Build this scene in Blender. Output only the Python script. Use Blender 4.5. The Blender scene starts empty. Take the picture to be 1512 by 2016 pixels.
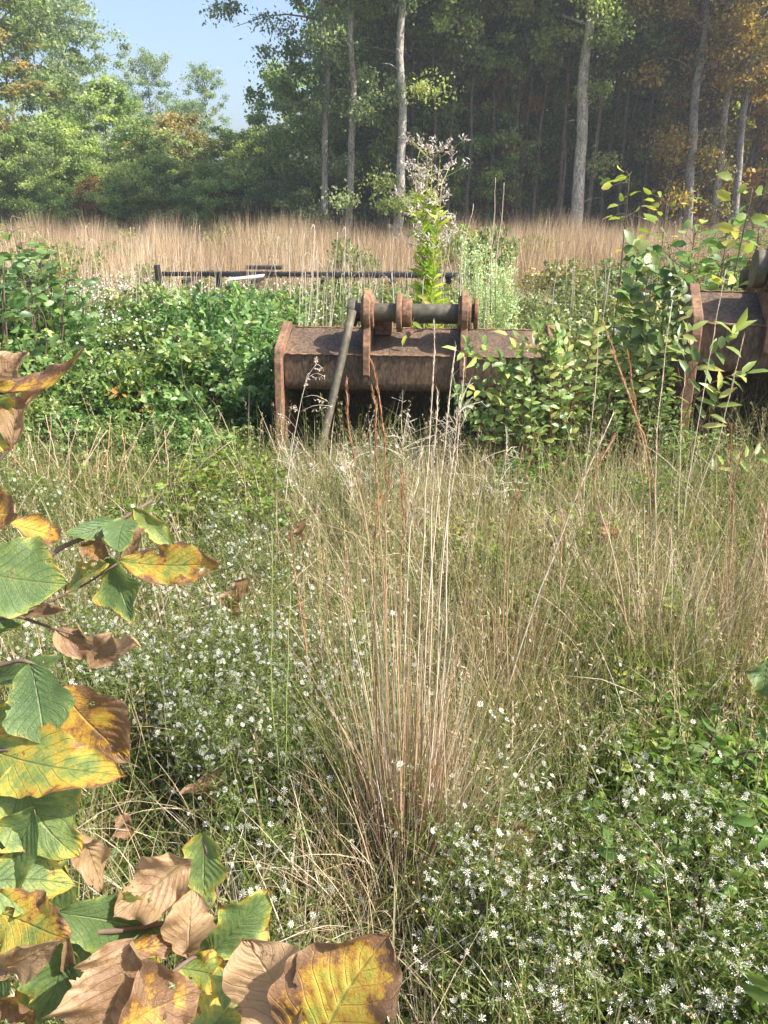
import bpy, math, random
import numpy as np
from mathutils import Vector, Matrix
R = math.radians
rng = np.random.default_rng(7)
random.seed(7)
scene = bpy.context.scene
C = scene.collection

# ------------------------------------------------------------------ camera
PITCH = 22.7; CAMH = 1.6; F = 1456.0            # focal length in pixels of the 1512x2016 photograph
cam_d = bpy.data.cameras.new('camera'); cam = bpy.data.objects.new('camera', cam_d); C.objects.link(cam)
cam.location = (0, 0, CAMH); cam.rotation_euler = (R(90 - PITCH), 0, 0)
cam_d.sensor_fit = 'VERTICAL'; cam_d.sensor_height = 24.0; cam_d.lens = 24.0 * F / 2016.0
cam_d.clip_start = 0.05; cam_d.clip_end = 2000
scene.camera = cam
# ------------------------------------------------------------------ light
SUN_AZ = 106.0      # degrees clockwise from +Y (view direction) : to the right and a little beyond the buckets
SUN_EL = 49.0
w = bpy.data.worlds.new('World'); scene.world = w; w.use_nodes = True
nt = w.node_tree; nt.nodes.clear()
sky = nt.nodes.new('ShaderNodeTexSky'); sky.sky_type = 'NISHITA'; sky.sun_disc = False
sky.sun_elevation = R(SUN_EL); sky.sun_rotation = R(SUN_AZ); sky.air_density = 1.0; sky.dust_density = 3.5; sky.ozone_density = 3.0
bg = nt.nodes.new('ShaderNodeBackground'); bg.inputs[1].default_value = 0.125
wo = nt.nodes.new('ShaderNodeOutputWorld')
nt.links.new(sky.outputs[0], bg.inputs[0]); nt.links.new(bg.outputs[0], wo.inputs[0])
sd = bpy.data.lights.new('sun', 'SUN'); sd.energy = 5.0; sd.angle = R(0.5); sd.color = (1.0, 0.94, 0.85)
so = bpy.data.objects.new('sun', sd); C.objects.link(so)
sv = Vector((math.sin(R(SUN_AZ)) * math.cos(R(SUN_EL)), math.cos(R(SUN_AZ)) * math.cos(R(SUN_EL)), math.sin(R(SUN_EL))))
so.rotation_euler = sv.to_track_quat('Z', 'Y').to_euler()
scene.view_settings.view_transform = 'Standard'; scene.view_settings.look = 'None'
scene.view_settings.exposure = 1.2; scene.view_settings.gamma = 1.0
scene.render.engine = 'CYCLES'
scene.cycles.max_bounces = 6; scene.cycles.diffuse_bounces = 3; scene.cycles.transmission_bounces = 4
scene.cycles.volume_bounces = 0

# ------------------------------------------------------------------ projection helpers
cp, sp = math.cos(R(PITCH)), math.sin(R(PITCH))
def at(px, py, Y):
    """world point seen at photo pixel (px, py) at world distance Y"""
    a = (px - 756) / F; b = (1008 - py) / F
    dx, dy, dz = a, cp + b * sp, -sp + b * cp
    t = Y / dy
    return Vector((dx * t, Y, CAMH + dz * t))
def atd(px, py, d):
    """world point at photo pixel and distance d along the view axis"""
    a = (px - 756) / F; b = (1008 - py) / F
    return Vector((a * d, (cp + b * sp) * d, CAMH + (-sp + b * cp) * d))
def atz(px, py, z):
    a = (px - 756) / F; b = (1008 - py) / F
    dy, dz = cp + b * sp, -sp + b * cp
    t = (z - CAMH) / dz
    return Vector((a * t, dy * t, z))
def xat(px, Y, z=0.3):
    return (px - 756) / F * (Y * cp + (CAMH - z) * sp)

# ------------------------------------------------------------------ mesh batch
class MB:
    def __init__(s): s.V = []; s.Q = []; s.T = []; s.A = []; s.qm = []; s.tm = []; s.n = 0
    def add(s, V, quads=None, tris=None, a=0.5, mi=0):
        V = np.asarray(V, np.float32).reshape(-1, 3); n = len(V)
        s.V.append(V)
        a = np.asarray(a, np.float32)
        if a.ndim == 0: a = np.full(n, float(a), np.float32)
        s.A.append(a)
        if quads is not None and len(quads):
            q = np.asarray(quads, np.int64).reshape(-1, 4) + s.n; s.Q.append(q); s.qm.append(np.full(len(q), mi))
        if tris is not None and len(tris):
            t = np.asarray(tris, np.int64).reshape(-1, 3) + s.n; s.T.append(t); s.tm.append(np.full(len(t), mi))
        s.n += n
    def mesh(s, name, mats, smooth=False):
        me = bpy.data.meshes.new(name)
        V = np.concatenate(s.V)
        Q = np.concatenate(s.Q) if s.Q else np.zeros((0, 4), np.int64)
        T = np.concatenate(s.T) if s.T else np.zeros((0, 3), np.int64)
        me.vertices.add(len(V)); me.vertices.foreach_set('co', V.ravel())
        nl = Q.size + T.size; me.loops.add(nl)
        me.loops.foreach_set('vertex_index', np.concatenate([Q.ravel(), T.ravel()]).astype(np.int32))
        npoly = len(Q) + len(T); me.polygons.add(npoly)
        ls = np.concatenate([np.arange(len(Q)) * 4, Q.size + np.arange(len(T)) * 3]).astype(np.int32)
        me.polygons.foreach_set('loop_start', ls)
        if not isinstance(mats, (list, tuple)): mats = [mats]
        for m in mats: me.materials.append(m)
        mi = np.concatenate(s.qm + s.tm).astype(np.int32) if (s.qm or s.tm) else np.zeros(0, np.int32)
        if mi.size and mi.max() > 0: me.polygons.foreach_set('material_index', mi)
        if smooth: me.polygons.foreach_set('use_smooth', np.ones(npoly, bool))
        at_ = me.attributes.new('v', 'FLOAT', 'POINT'); at_.data.foreach_set('value', np.concatenate(s.A).astype(np.float32))
        me.update(calc_edges=True); me.validate()
        return me
    def obj(s, name, mats, parent=None, smooth=False):
        o = bpy.data.objects.new(name, s.mesh(name, mats, smooth)); C.objects.link(o)
        if parent: o.parent = parent
        return o

def tag(o, label=None, cat=None, group=None, kind=None):
    if label: o['label'] = label
    if cat: o['category'] = cat
    if group: o['group'] = group
    if kind: o['kind'] = kind
    return o
def empty(name, loc=(0, 0, 0), rz=0.0, sc=1.0):
    o = bpy.data.objects.new(name, None); C.objects.link(o); o.location = loc; o.rotation_euler = (0, 0, rz)
    o.scale = (sc, sc, sc); o.empty_display_size = 0.1
    return o
def copy_tree(o, parent=None):
    c = o.copy(); C.objects.link(c)
    if parent: c.parent = parent
    for ch in [x for x in o.children]: copy_tree(ch, c)
    return c
def tint(root, col):
    for ch in root.children: ch.color = (*col, 1)

def unit(a): return a / np.maximum(np.linalg.norm(a, axis=-1, keepdims=True), 1e-9)
def rdir(n, zb=0.0, zs=1.0):
    d = rng.normal(size=(n, 3)); d[:, 2] = d[:, 2] * zs + zb; return unit(d)

# leaf templates : (u along, v across, w up)
LEAF4 = (np.array([(0, 0, 0), (.45, .5, .06), (1, 0, -.05), (.45, -.5, .06)], float), [(0, 1, 2, 3)], [])
LEAF8 = (np.array([(0, 0, 0), (.25, .42, .05), (.3, 0, .0), (.25, -.42, .05), (.65, .38, .02), (.68, 0, -.04), (.65, -.38, .02), (1, 0, -.14)], float),
         [(2, 5, 4, 1), (2, 3, 6, 5)], [(0, 2, 1), (0, 3, 2), (5, 7, 4), (5, 6, 7)])
LANCE = (np.array([(0, 0, 0), (.3, .5, .04), (.3, -.5, .04), (.7, .33, -.02), (.7, -.33, -.02), (1, 0, -.16)], float),
         [(1, 2, 4, 3)], [(0, 2, 1), (3, 4, 5)])
LANCE8 = (np.array([(0, 0, 0), (.2, .38, .07), (.2, 0, .01), (.2, -.38, .07), (.45, .5, .07), (.45, 0, 0), (.45, -.5, .07), (.72, .34, .0), (.74, 0, -.06), (.72, -.34, .0), (1, 0, -.2)], float),
          [(2, 5, 4, 1), (2, 3, 6, 5), (5, 8, 7, 4), (5, 6, 9, 8)], [(0, 2, 1), (0, 3, 2), (8, 10, 7), (8, 9, 10)])
def stamp(mb, tpl, P, D, N, L, W, a, mi=0):
    tv, tq, tt = tpl
    n = len(P); m = len(tv)
    D = unit(D); S = unit(np.cross(N, D)); N2 = np.cross(D, S)
    L = np.broadcast_to(np.asarray(L, float), (n,)); W = np.broadcast_to(np.asarray(W, float), (n,))
    V = (P[:, None, :] + D[:, None, :] * (tv[None, :, 0:1] * L[:, None, None]) + S[:, None, :] * (tv[None, :, 1:2] * W[:, None, None])
         + N2[:, None, :] * (tv[None, :, 2:3] * L[:, None, None]))
    off = (np.arange(n) * m)[:, None, None]
    q = (np.array(tq)[None] + off).reshape(-1, 4) if len(tq) else None
    t = (np.array(tt)[None] + off).reshape(-1, 3) if len(tt) else None
    a = np.broadcast_to(np.asarray(a, float), (n,))
    mb.add(V.reshape(-1, 3), q, t, np.repeat(a, m), mi)

def spine(P0, az, L, lean, bend, segs):
    n = len(P0); th = lean[:, None] + bend[:, None] * (np.arange(segs)[None] + .5) / segs
    ds = (L / segs)[:, None]
    dx = np.sin(th) * ds; dz = np.cos(th) * ds
    cx = np.concatenate([np.zeros((n, 1)), np.cumsum(dx, 1)], 1); cz = np.concatenate([np.zeros((n, 1)), np.cumsum(dz, 1)], 1)
    return np.stack([P0[:, 0:1] + cx * np.cos(az)[:, None], P0[:, 1:2] + cx * np.sin(az)[:, None], P0[:, 2:3] + cz], 2)
def blades(mb, P0, az, L, W, lean, bend, a, segs=3, mi=0, taper=1.0):
    n = len(P0)
    Pp = spine(P0, az, L, lean, bend, segs)
    ta = rng.uniform(0, 2 * math.pi, n)
    S = np.stack([np.cos(ta), np.sin(ta), rng.uniform(-.4, .4, n)], 1)
    t = np.arange(segs + 1) / segs
    wd = (1 - taper * t ** 1.6)[None, :, None] * W[:, None, None] * .5 + 0.0001
    V = np.stack([Pp + S[:, None] * wd, Pp - S[:, None] * wd], 2)   # n, segs+1, 2, 3
    base = (np.arange(n) * (segs + 1) * 2)[:, None]
    k = np.arange(segs)[None] * 2
    q = np.stack([base + k, base + k + 1, base + k + 3, base + k + 2], 2).reshape(-1, 4)
    mb.add(V.reshape(-1, 3), q, None, np.repeat(np.broadcast_to(a, (n,)), (segs + 1) * 2), mi)
    return Pp
def tube(mb, pts, rad, sides=6, a=0.5, mi=0, cap=True):
    pts = np.asarray([tuple(p) for p in pts], float); n = len(pts)
    rad = np.broadcast_to(np.asarray(rad, float), (n,))
    T = unit(np.gradient(pts, axis=0)); ref = np.array([0.0, 0, 1]) if abs(T[0, 2]) < .8 else np.array([1.0, 0, 0])
    S = unit(np.cross(T, ref)); U = np.cross(S, T)
    an = np.arange(sides) * 2 * math.pi / sides
    V = pts[:, None] + (S[:, None] * np.cos(an)[None, :, None] + U[:, None] * np.sin(an)[None, :, None]) * rad[:, None, None]
    q = []
    for i in range(n - 1):
        for j in range(sides):
            j2 = (j + 1) % sides; q.append((i * sides + j, i * sides + j2, (i + 1) * sides + j2, (i + 1) * sides + j))
    V = V.reshape(-1, 3); t = []
    if cap:
        V = np.concatenate([V, pts[:1], pts[-1:]]); c0, c1 = n * sides, n * sides + 1
        for j in range(sides):
            j2 = (j + 1) % sides; t.append((c0, j2, j)); t.append((c1, (n - 1) * sides + j, (n - 1) * sides + j2))
    mb.add(V, q, t, a, mi)
def curve(pts, n=12):
    """smooth path through control points (Catmull-Rom)"""
    P = np.array([tuple(p) for p in pts], float)
    if len(P) == 2: return P[0] + (P[1] - P[0]) * np.linspace(0, 1, n)[:, None]
    E = np.concatenate([[2 * P[0] - P[1]], P, [2 * P[-1] - P[-2]]]); out = []
    for s in np.linspace(0, len(P) - 1 - 1e-6, n):
        i = int(s); t = s - i; p0, p1, p2, p3 = E[i:i + 4]
        out.append(.5 * ((2 * p1) + (-p0 + p2) * t + (2 * p0 - 5 * p1 + 4 * p2 - p3) * t * t + (-p0 + 3 * p1 - 3 * p2 + p3) * t ** 3))
    return np.array(out)

# ------------------------------------------------------------------ materials
def newmat(name):
    m = bpy.data.materials.new(name); m.use_nodes = True; t = m.node_tree; t.nodes.clear()
    o = t.nodes.new('ShaderNodeOutputMaterial'); return m, t, o
def ramp(t, stops, interp='LINEAR'):
    r = t.nodes.new('ShaderNodeValToRGB'); r.color_ramp.interpolation = interp
    e = r.color_ramp.elements
    while len(e) < len(stops): e.new(0.5)
    for el, (p, c) in zip(e, stops): el.position = p; el.color = (*c, 1)
    return r
def foliage(name, stops, trans=0.4, rough=0.55, spec=0.35, objcol=True, tboost=1.3):
    m, t, o = newmat(name); L = t.links.new
    at_ = t.nodes.new('ShaderNodeAttribute'); at_.attribute_name = 'v'
    r = ramp(t, stops); L(at_.outputs['Fac'], r.inputs[0]); col = r.outputs[0]
    if objcol:
        oi = t.nodes.new('ShaderNodeObjectInfo'); mx = t.nodes.new('ShaderNodeMix'); mx.data_type = 'RGBA'; mx.blend_type = 'MULTIPLY'
        mx.inputs[0].default_value = 1; L(col, mx.inputs[6]); L(oi.outputs['Color'], mx.inputs[7]); col = mx.outputs[2]
    p = t.nodes.new('ShaderNodeBsdfPrincipled'); p.inputs['Roughness'].default_value = rough; p.inputs['Specular IOR Level'].default_value = spec
    L(col, p.inputs['Base Color'])
    if trans > 0:
        tr = t.nodes.new('ShaderNodeBsdfTranslucent'); hs = t.nodes.new('ShaderNodeHueSaturation')
        hs.inputs['Saturation'].default_value = 1.1; hs.inputs['Value'].default_value = tboost; L(col, hs.inputs['Color']); L(hs.outputs[0], tr.inputs[0])
        ms = t.nodes.new('ShaderNodeMixShader'); ms.inputs[0].default_value = trans
        L(p.outputs[0], ms.inputs[1]); L(tr.outputs[0], ms.inputs[2]); L(ms.outputs[0], o.inputs[0])
    else: L(p.outputs[0], o.inputs[0])
    return m
def noisy(name, stops, scale=4.0, detail=8, rough=0.85, bump=0.3, stretch=(1, 1, 1), objcol=False, metal=0.0, scale2=None, bdist=0.01, spec=0.3):
    m, t, o = newmat(name); L = t.links.new
    tc = t.nodes.new('ShaderNodeTexCoord'); mp = t.nodes.new('ShaderNodeMapping'); mp.inputs['Scale'].default_value = stretch
    L(tc.outputs['Object'], mp.inputs[0])
    n = t.nodes.new('ShaderNodeTexNoise'); n.inputs['Scale'].default_value = scale; n.inputs['Detail'].default_value = detail; n.inputs['Roughness'].default_value = .65
    L(mp.outputs[0], n.inputs[0])
    r = ramp(t, stops); fac = n.outputs[0]
    if scale2:
        n2 = t.nodes.new('ShaderNodeTexNoise'); n2.inputs['Scale'].default_value = scale2; n2.inputs['Detail'].default_value = 6
        L(mp.outputs[0], n2.inputs[0]); mm = t.nodes.new('ShaderNodeMath'); mm.operation = 'MULTIPLY_ADD'
        mm.inputs[1].default_value = .5; L(n2.outputs[0], mm.inputs[0]); m2 = t.nodes.new('ShaderNodeMath'); m2.operation = 'MULTIPLY'; m2.inputs[1].default_value = .5
        L(n.outputs[0], m2.inputs[0]); L(m2.outputs[0], mm.inputs[2]); fac = mm.outputs[0]
    L(fac, r.inputs[0]); col = r.outputs[0]
    if objcol:
        oi = t.nodes.new('ShaderNodeObjectInfo'); mx = t.nodes.new('ShaderNodeMix'); mx.data_type = 'RGBA'; mx.blend_type = 'MULTIPLY'
        mx.inputs[0].default_value = 1; L(col, mx.inputs[6]); L(oi.outputs['Color'], mx.inputs[7]); col = mx.outputs[2]
    p = t.nodes.new('ShaderNodeBsdfPrincipled'); p.inputs['Roughness'].default_value = rough; p.inputs['Metallic'].default_value = metal
    p.inputs['Specular IOR Level'].default_value = spec
    L(col, p.inputs['Base Color'])
    b = t.nodes.new('ShaderNodeBump'); b.inputs['Strength'].default_value = bump; b.inputs['Distance'].default_value = bdist; L(fac, b.inputs['Height']); L(b.outputs[0], p.inputs['Normal'])
    L(p.outputs[0], o.inputs[0]); return m

M = {}
M['crown'] = foliage('tree_leaves', [(0, (.035, .075, .018)), (.45, (.115, .15, .045)), (.8, (.225, .255, .085)), (1, (.34, .34, .14))], trans=.55, rough=.45, spec=.5)
M['bush'] = foliage('bush_leaves', [(0, (.045, .09, .03)), (.4, (.11, .18, .055)), (.8, (.24, .32, .11)), (1, (.42, .43, .18))], trans=.4, rough=.42, spec=.5)
M['weed'] = foliage('weed_leaves', [(0, (.06, .13, .03)), (.6, (.15, .27, .06)), (1, (.33, .42, .11))], trans=.45, rough=.5)
M['grass'] = foliage('meadow_blades', [(0, (.04, .075, .015)), (.25, (.12, .18, .035)), (.45, (.27, .27, .085)), (.6, (.40, .32, .16)), (.8, (.54, .43, .27)), (1, (.74, .65, .50))], trans=.3, rough=.5, spec=.4, objcol=False, tboost=1.1)
M['sedge'] = foliage('broomsedge_blades', [(0, (.27, .17, .085)), (.5, (.51, .37, .225)), (1, (.75, .63, .45))], trans=.35, rough=.7, spec=.15, objcol=False, tboost=1.1)
M['stalk'] = foliage('dry_stalk', [(0, (.30, .15, .09)), (.5, (.50, .36, .22)), (1, (.74, .66, .54))], trans=.0, rough=.6, spec=.25, objcol=True)
M['spikelet'] = foliage('spikelets', [(0, (.30, .12, .08)), (.5, (.50, .30, .18)), (1, (.76, .66, .52))], trans=.3, rough=.6, spec=.25, objcol=True)
M['petal'] = foliage('aster_petals', [(0, (.78, .78, .73)), (1, (.90, .90, .87))], trans=.3, rough=.5, spec=.2, objcol=False, tboost=1.0)
M['disc'] = foliage('aster_discs', [(0, (.52, .40, .08)), (.7, (.40, .28, .10)), (1, (.30, .20, .11))], trans=.0, rough=.8, objcol=False)
M['twig'] = noisy('twig_bark', [(0, (.06, .04, .03)), (.6, (.15, .105, .075)), (1, (.26, .20, .15))], scale=60, bump=.3, objcol=True)
M['bark'] = noisy('pale_bark', [(.36, (.07, .06, .05)), (.45, (.22, .20, .17)), (.53, (.38, .36, .32)), (.66, (.62, .60, .55))], scale=3.0, stretch=(2.2, 2.2, .8), bump=1.0, bdist=.05, scale2=16, objcol=True)
M['rust'] = noisy('rusted_steel', [(.32, (.035, .027, .022)), (.44, (.085, .060, .042)), (.51, (.13, .088, .058)), (.58, (.18, .112, .068)), (.66, (.30, .165, .075)), (.8, (.22, .18, .14))], scale=1.4, scale2=42, detail=12, rough=.62, bump=.35, bdist=.004, stretch=(1.6, 1, .6), spec=.2)
M['rust_orange'] = noisy('orange_rust', [(.3, (.055, .034, .024)), (.45, (.15, .085, .052)), (.56, (.25, .145, .085)), (.66, (.37, .20, .10)), (.8, (.25, .19, .145))], scale=6, scale2=40, detail=9, rough=.85, bump=.6, bdist=.005)
M['oldsteel'] = noisy('grimy_steel', [(.3, (.03, .028, .022)), (.5, (.09, .078, .05)), (.68, (.19, .145, .085)), (.8, (.28, .19, .11))], scale=5, scale2=30, rough=.6, bump=.4, bdist=.004, spec=.45)
M['darksteel'] = noisy('black_steel', [(.3, (.015, .015, .017)), (.6, (.045, .04, .04)), (.8, (.12, .08, .06))], scale=4, scale2=20, rough=.6, bump=.3, bdist=.004)
M['sheet'] = noisy('faded_sheet', [(.3, (.45, .43, .38)), (.7, (.62, .60, .54))], scale=6, rough=.6, bump=.2)
M['soil'] = noisy('meadow_soil', [(.3, (.03, .024, .014)), (.5, (.075, .06, .032)), (.65, (.08, .10, .03)), (.8, (.19, .15, .08))], scale=1.2, scale2=14, detail=10, rough=.95, bump=.8, bdist=.03)
# fluff
M['fluff'] = foliage('seed_fluff', [(0, (.36, .27, .22)), (.5, (.60, .52, .44)), (1, (.80, .77, .70))], trans=.35, rough=.9, spec=.05, objcol=False, tboost=1.0)

# ------------------------------------------------------------------ setting
def ground_z(x, y):
    return 0.035 * np.sin(x * .9 + 1.3) * np.cos(y * .7) + 0.02 * np.sin(x * 3.1 + y * 2.3) - 0.02
g = MB()
xs = np.concatenate([np.linspace(-130, -20, 12), np.linspace(-18, 18, 121), np.linspace(20, 130, 12)])
ys = np.concatenate([np.linspace(-20, -3, 6), np.linspace(-2, 20, 90), np.linspace(22, 60, 20), np.linspace(70, 200, 12)])
X, Y = np.meshgrid(xs, ys); Z = ground_z(X, Y) * (np.abs(X) < 25)
nx, ny = len(xs), len(ys)
ii, jj = np.meshgrid(np.arange(nx - 1), np.arange(ny - 1)); b = (jj * nx + ii).ravel()
g.add(np.stack([X, Y, Z], 2).reshape(-1, 3), np.stack([b, b + 1, b + nx + 1, b + nx], 1))
tag(g.obj('ground', M['soil'], smooth=True), kind='structure')

# ------------------------------------------------------------------ trees
def clusters(mb, centers, rad, per, leaf, flat=.6, mi=0, a0=0.0, a1=1.0, tpl=LEAF4):
    n = len(centers); k = per
    r = rng.normal(size=(n, k, 3)) * .42; r[..., 2] *= flat
    P = (centers[:, None] + r * rad[:, None, None]).reshape(-1, 3)
    cl = np.repeat(rng.uniform(0, .45, n), k)
    N = rdir(n * k, .8, .8); D = unit(np.cross(N, rdir(n * k)) + np.array([0, 0, -.35]))
    L = leaf * rng.uniform(.6, 1.35, n * k)
    a = a0 + (a1 - a0) * np.clip(cl + rng.uniform(0, .55, n * k), 0, 1)
    stamp(mb, tpl, P, D, N, L, L * rng.uniform(.5, .75, n * k), a, mi)

def trunk_path(h, lean=0.02, wob=.12, n=10, seed=0):
    r = np.random.default_rng(seed); az = r.uniform(0, 6.28)
    t = np.linspace(0, 1, n); x = np.cumsum(r.normal(0, wob / n * 2, n)); y = np.cumsum(r.normal(0, wob / n * 2, n))
    x -= x[0]; y -= y[0]
    return np.stack([x + lean * h * t * math.cos(az), y + lean * h * t * math.sin(az), t * h - .1 * (t == 0)], 1)
def tree_mesh(kind, seed):
    """returns trunk mesh, crown mesh of a tree at the origin"""
    global rng
    rng = np.random.default_rng(seed); tr = MB(); cr = MB()
    if kind == 'tall': H, r0, c0, CR, nl, per, leaf = 16, .17, 4.2, 3.1, 32, 105, .18
    elif kind == 'pole': H, r0, c0, CR, nl, per, leaf = 14, .085, 6.2, 2.0, 18, 110, .16
    elif kind == 'slim': H, r0, c0, CR, nl, per, leaf = 13, .085, 2.6, 2.0, 22, 95, .16
    elif kind == 'small': H, r0, c0, CR, nl, per, leaf = 6.0, .06, .7, 1.9, 20, 150, .14
    else: H, r0, c0, CR, nl, per, leaf = 3.0, .03, .15, 1.6, 14, 200, .105
    tp = trunk_path(H * .95, .02, .25 * H / 10, 14, seed)
    tube(tr, tp, np.linspace(1, .12, 14) ** .9 * r0, 9)
    cs = []
    for i in range(nl):
        t = (c0 / H) + (1 - c0 / H) * (i + rng.uniform(0, 1)) / nl; t = min(t, .97)
        base = np.array([np.interp(t, np.linspace(0, 1, 14), tp[:, k]) for k in range(3)])
        az = i * 2.4 + rng.uniform(-.5, .5)
        s = (t - c0 / H) / (1 - c0 / H); wr = CR * (math.sin(math.pi * min(.95, .2 + .72 * s)) ** .7) * rng.uniform(.65, 1.15)
        up = rng.uniform(.15, .6)
        d = np.array([math.cos(az), math.sin(az), up]); tip = base + d * wr
        mid = base + d * wr * .5 + np.array([0, 0, .15 * wr])
        lp = curve([base, mid, tip], 6); tube(tr, lp, np.linspace(.35, .08, 6) * r0 * (1.15 - t), 5)
        for q in (.35, .6, .8, 1.0, 1.05):
            p = base + (tip - base) * q + rng.normal(0, .16 * CR, 3) * np.array([1, 1, .7]); cs.append(p)
    cs.append(tp[-1] + [0, 0, .2])
    cs = np.array(cs); cs[:, 2] = np.maximum(cs[:, 2], .25)
    rad = rng.uniform(.45, 1.15, len(cs)) * (CR * .25)
    clusters(cr, cs, rad, per, leaf)
    return tr.mesh('trunk', M['bark'], True), cr.mesh('crown', M['crown'])
PROTO = {}
for kind, ns in (('tall', 3), ('slim', 3), ('pole', 4), ('small', 3), ('shrub', 3)):
    PROTO[kind] = [tree_mesh(kind, 100 + 7 * i + len(kind)) for i in range(ns)]
TH = {'tall': 16, 'slim': 13, 'pole': 14, 'small': 6, 'shrub': 3}
def plant_tree(kind, x, y, h, col, bark=(.5, .47, .42), name='tree', label='', cat='tree', group=None, wide=1.0, tilt=(0, 0)):
    pr = PROTO[kind][rng.integers(len(PROTO[kind]))]
    t = empty(name, (x, y, 0), rng.uniform(0, 6.28)); s = h / TH[kind]; t.scale = (s * wide, s * wide, s)
    t.rotation_euler = (R(tilt[1]), R(tilt[0]), t.rotation_euler[2]) if tilt != (0, 0) else t.rotation_euler
    tag(t, label, cat, group)
    a = bpy.data.objects.new('trunk', pr[0]); C.objects.link(a); a.parent = t; a.color = (*bark, 1)
    b = bpy.data.objects.new('crown', pr[1]); C.objects.link(b); b.parent = t; b.color = (*col, 1)
    return t
rng = np.random.default_rng(11)
G = dict(dark=(1.85, 2.0, 1.75), mid=(2.0, 2.15, 2.0), yel=(2.0, 2.0, 1.6), olive=(1.7, 1.75, 1.9), red=(2.1, 1.1, 1.15), org=(2.5, 1.55, 1.15), blue=(1.65, 1.75, 2.3), brown=(2.2, 1.6, 1.75))  # on the far left trees, blue puts distance haze into the leaf colour
def jit(c, s=.12):
    b = rng.uniform(1 - s, 1 + s); w_ = rng.uniform(-.5, 1) * s
    return (float(c[0] * b * (1 + w_)), float(c[1] * b), float(c[2] * b * (1 - w_ * .3)))
# main pale trunks seen in the photograph, each its own
def big_tree(bpx, Y, tpx, tpy, wpx, bark, col, label, crown_at, CR, mott=False, seed=1, H=15):
    """trunk leaning from photo column bpx at its foot to (tpx, tpy)"""
    global rng
    rng = np.random.default_rng(seed)
    x0 = xat(bpx, Y); tp = at(tpx, tpy, Y); dx = (tp.x - x0) / tp.z
    r0 = wpx / 2 / F * (Y * cp)
    t = empty('tree', (x0, Y, 0)); tag(t, label, 'tree')
    zz = np.linspace(-.1, H, 22)
    px_ = dx * zz + .05 * np.sin(zz * 1.1 + seed) + .03 * np.sin(zz * 2.3 + seed) ; py_ = .06 * np.sin(zz * .8 + seed * 2)
    px_ = px_ - px_[0]
    path = np.stack([px_, py_, zz], 1)
    tr = MB(); rr = r0 * (1.12 * np.exp(-zz * 1.6).clip(0, 1) * .35 + np.linspace(1, .3, 22)); tube(tr, path, rr, 14)
    cs = []
    for i in range(26):
        z = crown_at + (H - crown_at) * (i + rng.uniform(0, 1)) / 26 * .9 + (.15 if i else .6)
        b_ = np.array([np.interp(z, zz, px_), 0, z]); az = i * 2.4 + rng.uniform(-.4, .4)
        s = (z - crown_at) / (H - crown_at); L_ = CR * math.sin(math.pi * min(.95, .3 + .62 * s)) * rng.uniform(.7, 1.1)
        tip = b_ + np.array([math.cos(az), math.sin(az), rng.uniform(-.05, .55)]) * L_
        tube(tr, curve([b_, (b_ + tip) / 2 + [0, 0, .25], tip], 6), np.linspace(.3, .05, 6) * r0, 5)
        for q in (.3, .55, .75, .95, 1.1): cs.append(b_ + (tip - b_) * q + rng.normal(0, .4, 3))
    # a few bare dead twigs low on the trunk
    for i in range(11):
        z = rng.uniform(1.2, crown_at + .8); b_ = np.array([np.interp(z, zz, px_), 0, z]); az = rng.uniform(0, 6.28)
        tip = b_ + np.array([math.cos(az), math.sin(az) * .6, rng.uniform(-.1, .4)]) * rng.uniform(.5, 1.3)
        tube(tr, curve([b_, (b_ + tip) / 2 + [0, 0, .08], tip], 5), np.linspace(.018, .005, 5), 4)
        if i % 2: cs += [tip, tip * .6 + b_ * .4]
    o = tr.obj('trunk', M['bark'], t, True); o.color = (*bark, 1)
    cr = MB(); cs = np.array(cs); clusters(cr, cs, rng.uniform(.35, .85, len(cs)), 190, .115); o = cr.obj('crown', M['crown'], t); o.color = (*col, 1)
    return t
big_tree(645, 27.0, 645, 180, 14, (.75, .72, .64), jit(G['blue']), 'slim grey trunk with a dark leafy crown, at the right edge of the open sky', 5.0, 3.0, seed=21)
big_tree(690, 26.4, 694, 80, 15, (.85, .8, .72), jit(G['blue']), 'straight pale grey trunk second from the open sky, leaning very slightly', 6.3, 2.8, seed=22)
big_tree(782, 26, 789, 0, 19, (1.15, 1.12, 1.05), jit(G['mid']), 'straight whitish trunk rising behind the tall yellow green weed', 6.8, 2.8, seed=23)
big_tree(1124, 27, 1150, 130, 25, (1.25, 1.2, 1.1), jit(G['dark']), 'thick blotchy white and grey trunk standing alone before the darkest woods', 6.0, 3.0, seed=24)
big_tree(1347, 26.5, 1375, 150, 19, (.62, .6, .58), jit(G['org']), 'grey trunk leaning right below orange leaves, left of a leaning pair', 4.6, 2.6, seed=25)
big_tree(1405, 26.8, 1432, 230, 15, (.8, .75, .65), jit(G['org']), 'middle one of three leaning grey trunks under the orange leaves', 4.4, 2.4, seed=26)
big_tree(1448, 26.6, 1482, 100, 15, (.62, .6, .6), jit(G['brown']), 'rightmost of three leaning grey trunks under the orange leaves', 5.0, 2.5, seed=27)
rng = np.random.default_rng(12)
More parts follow.
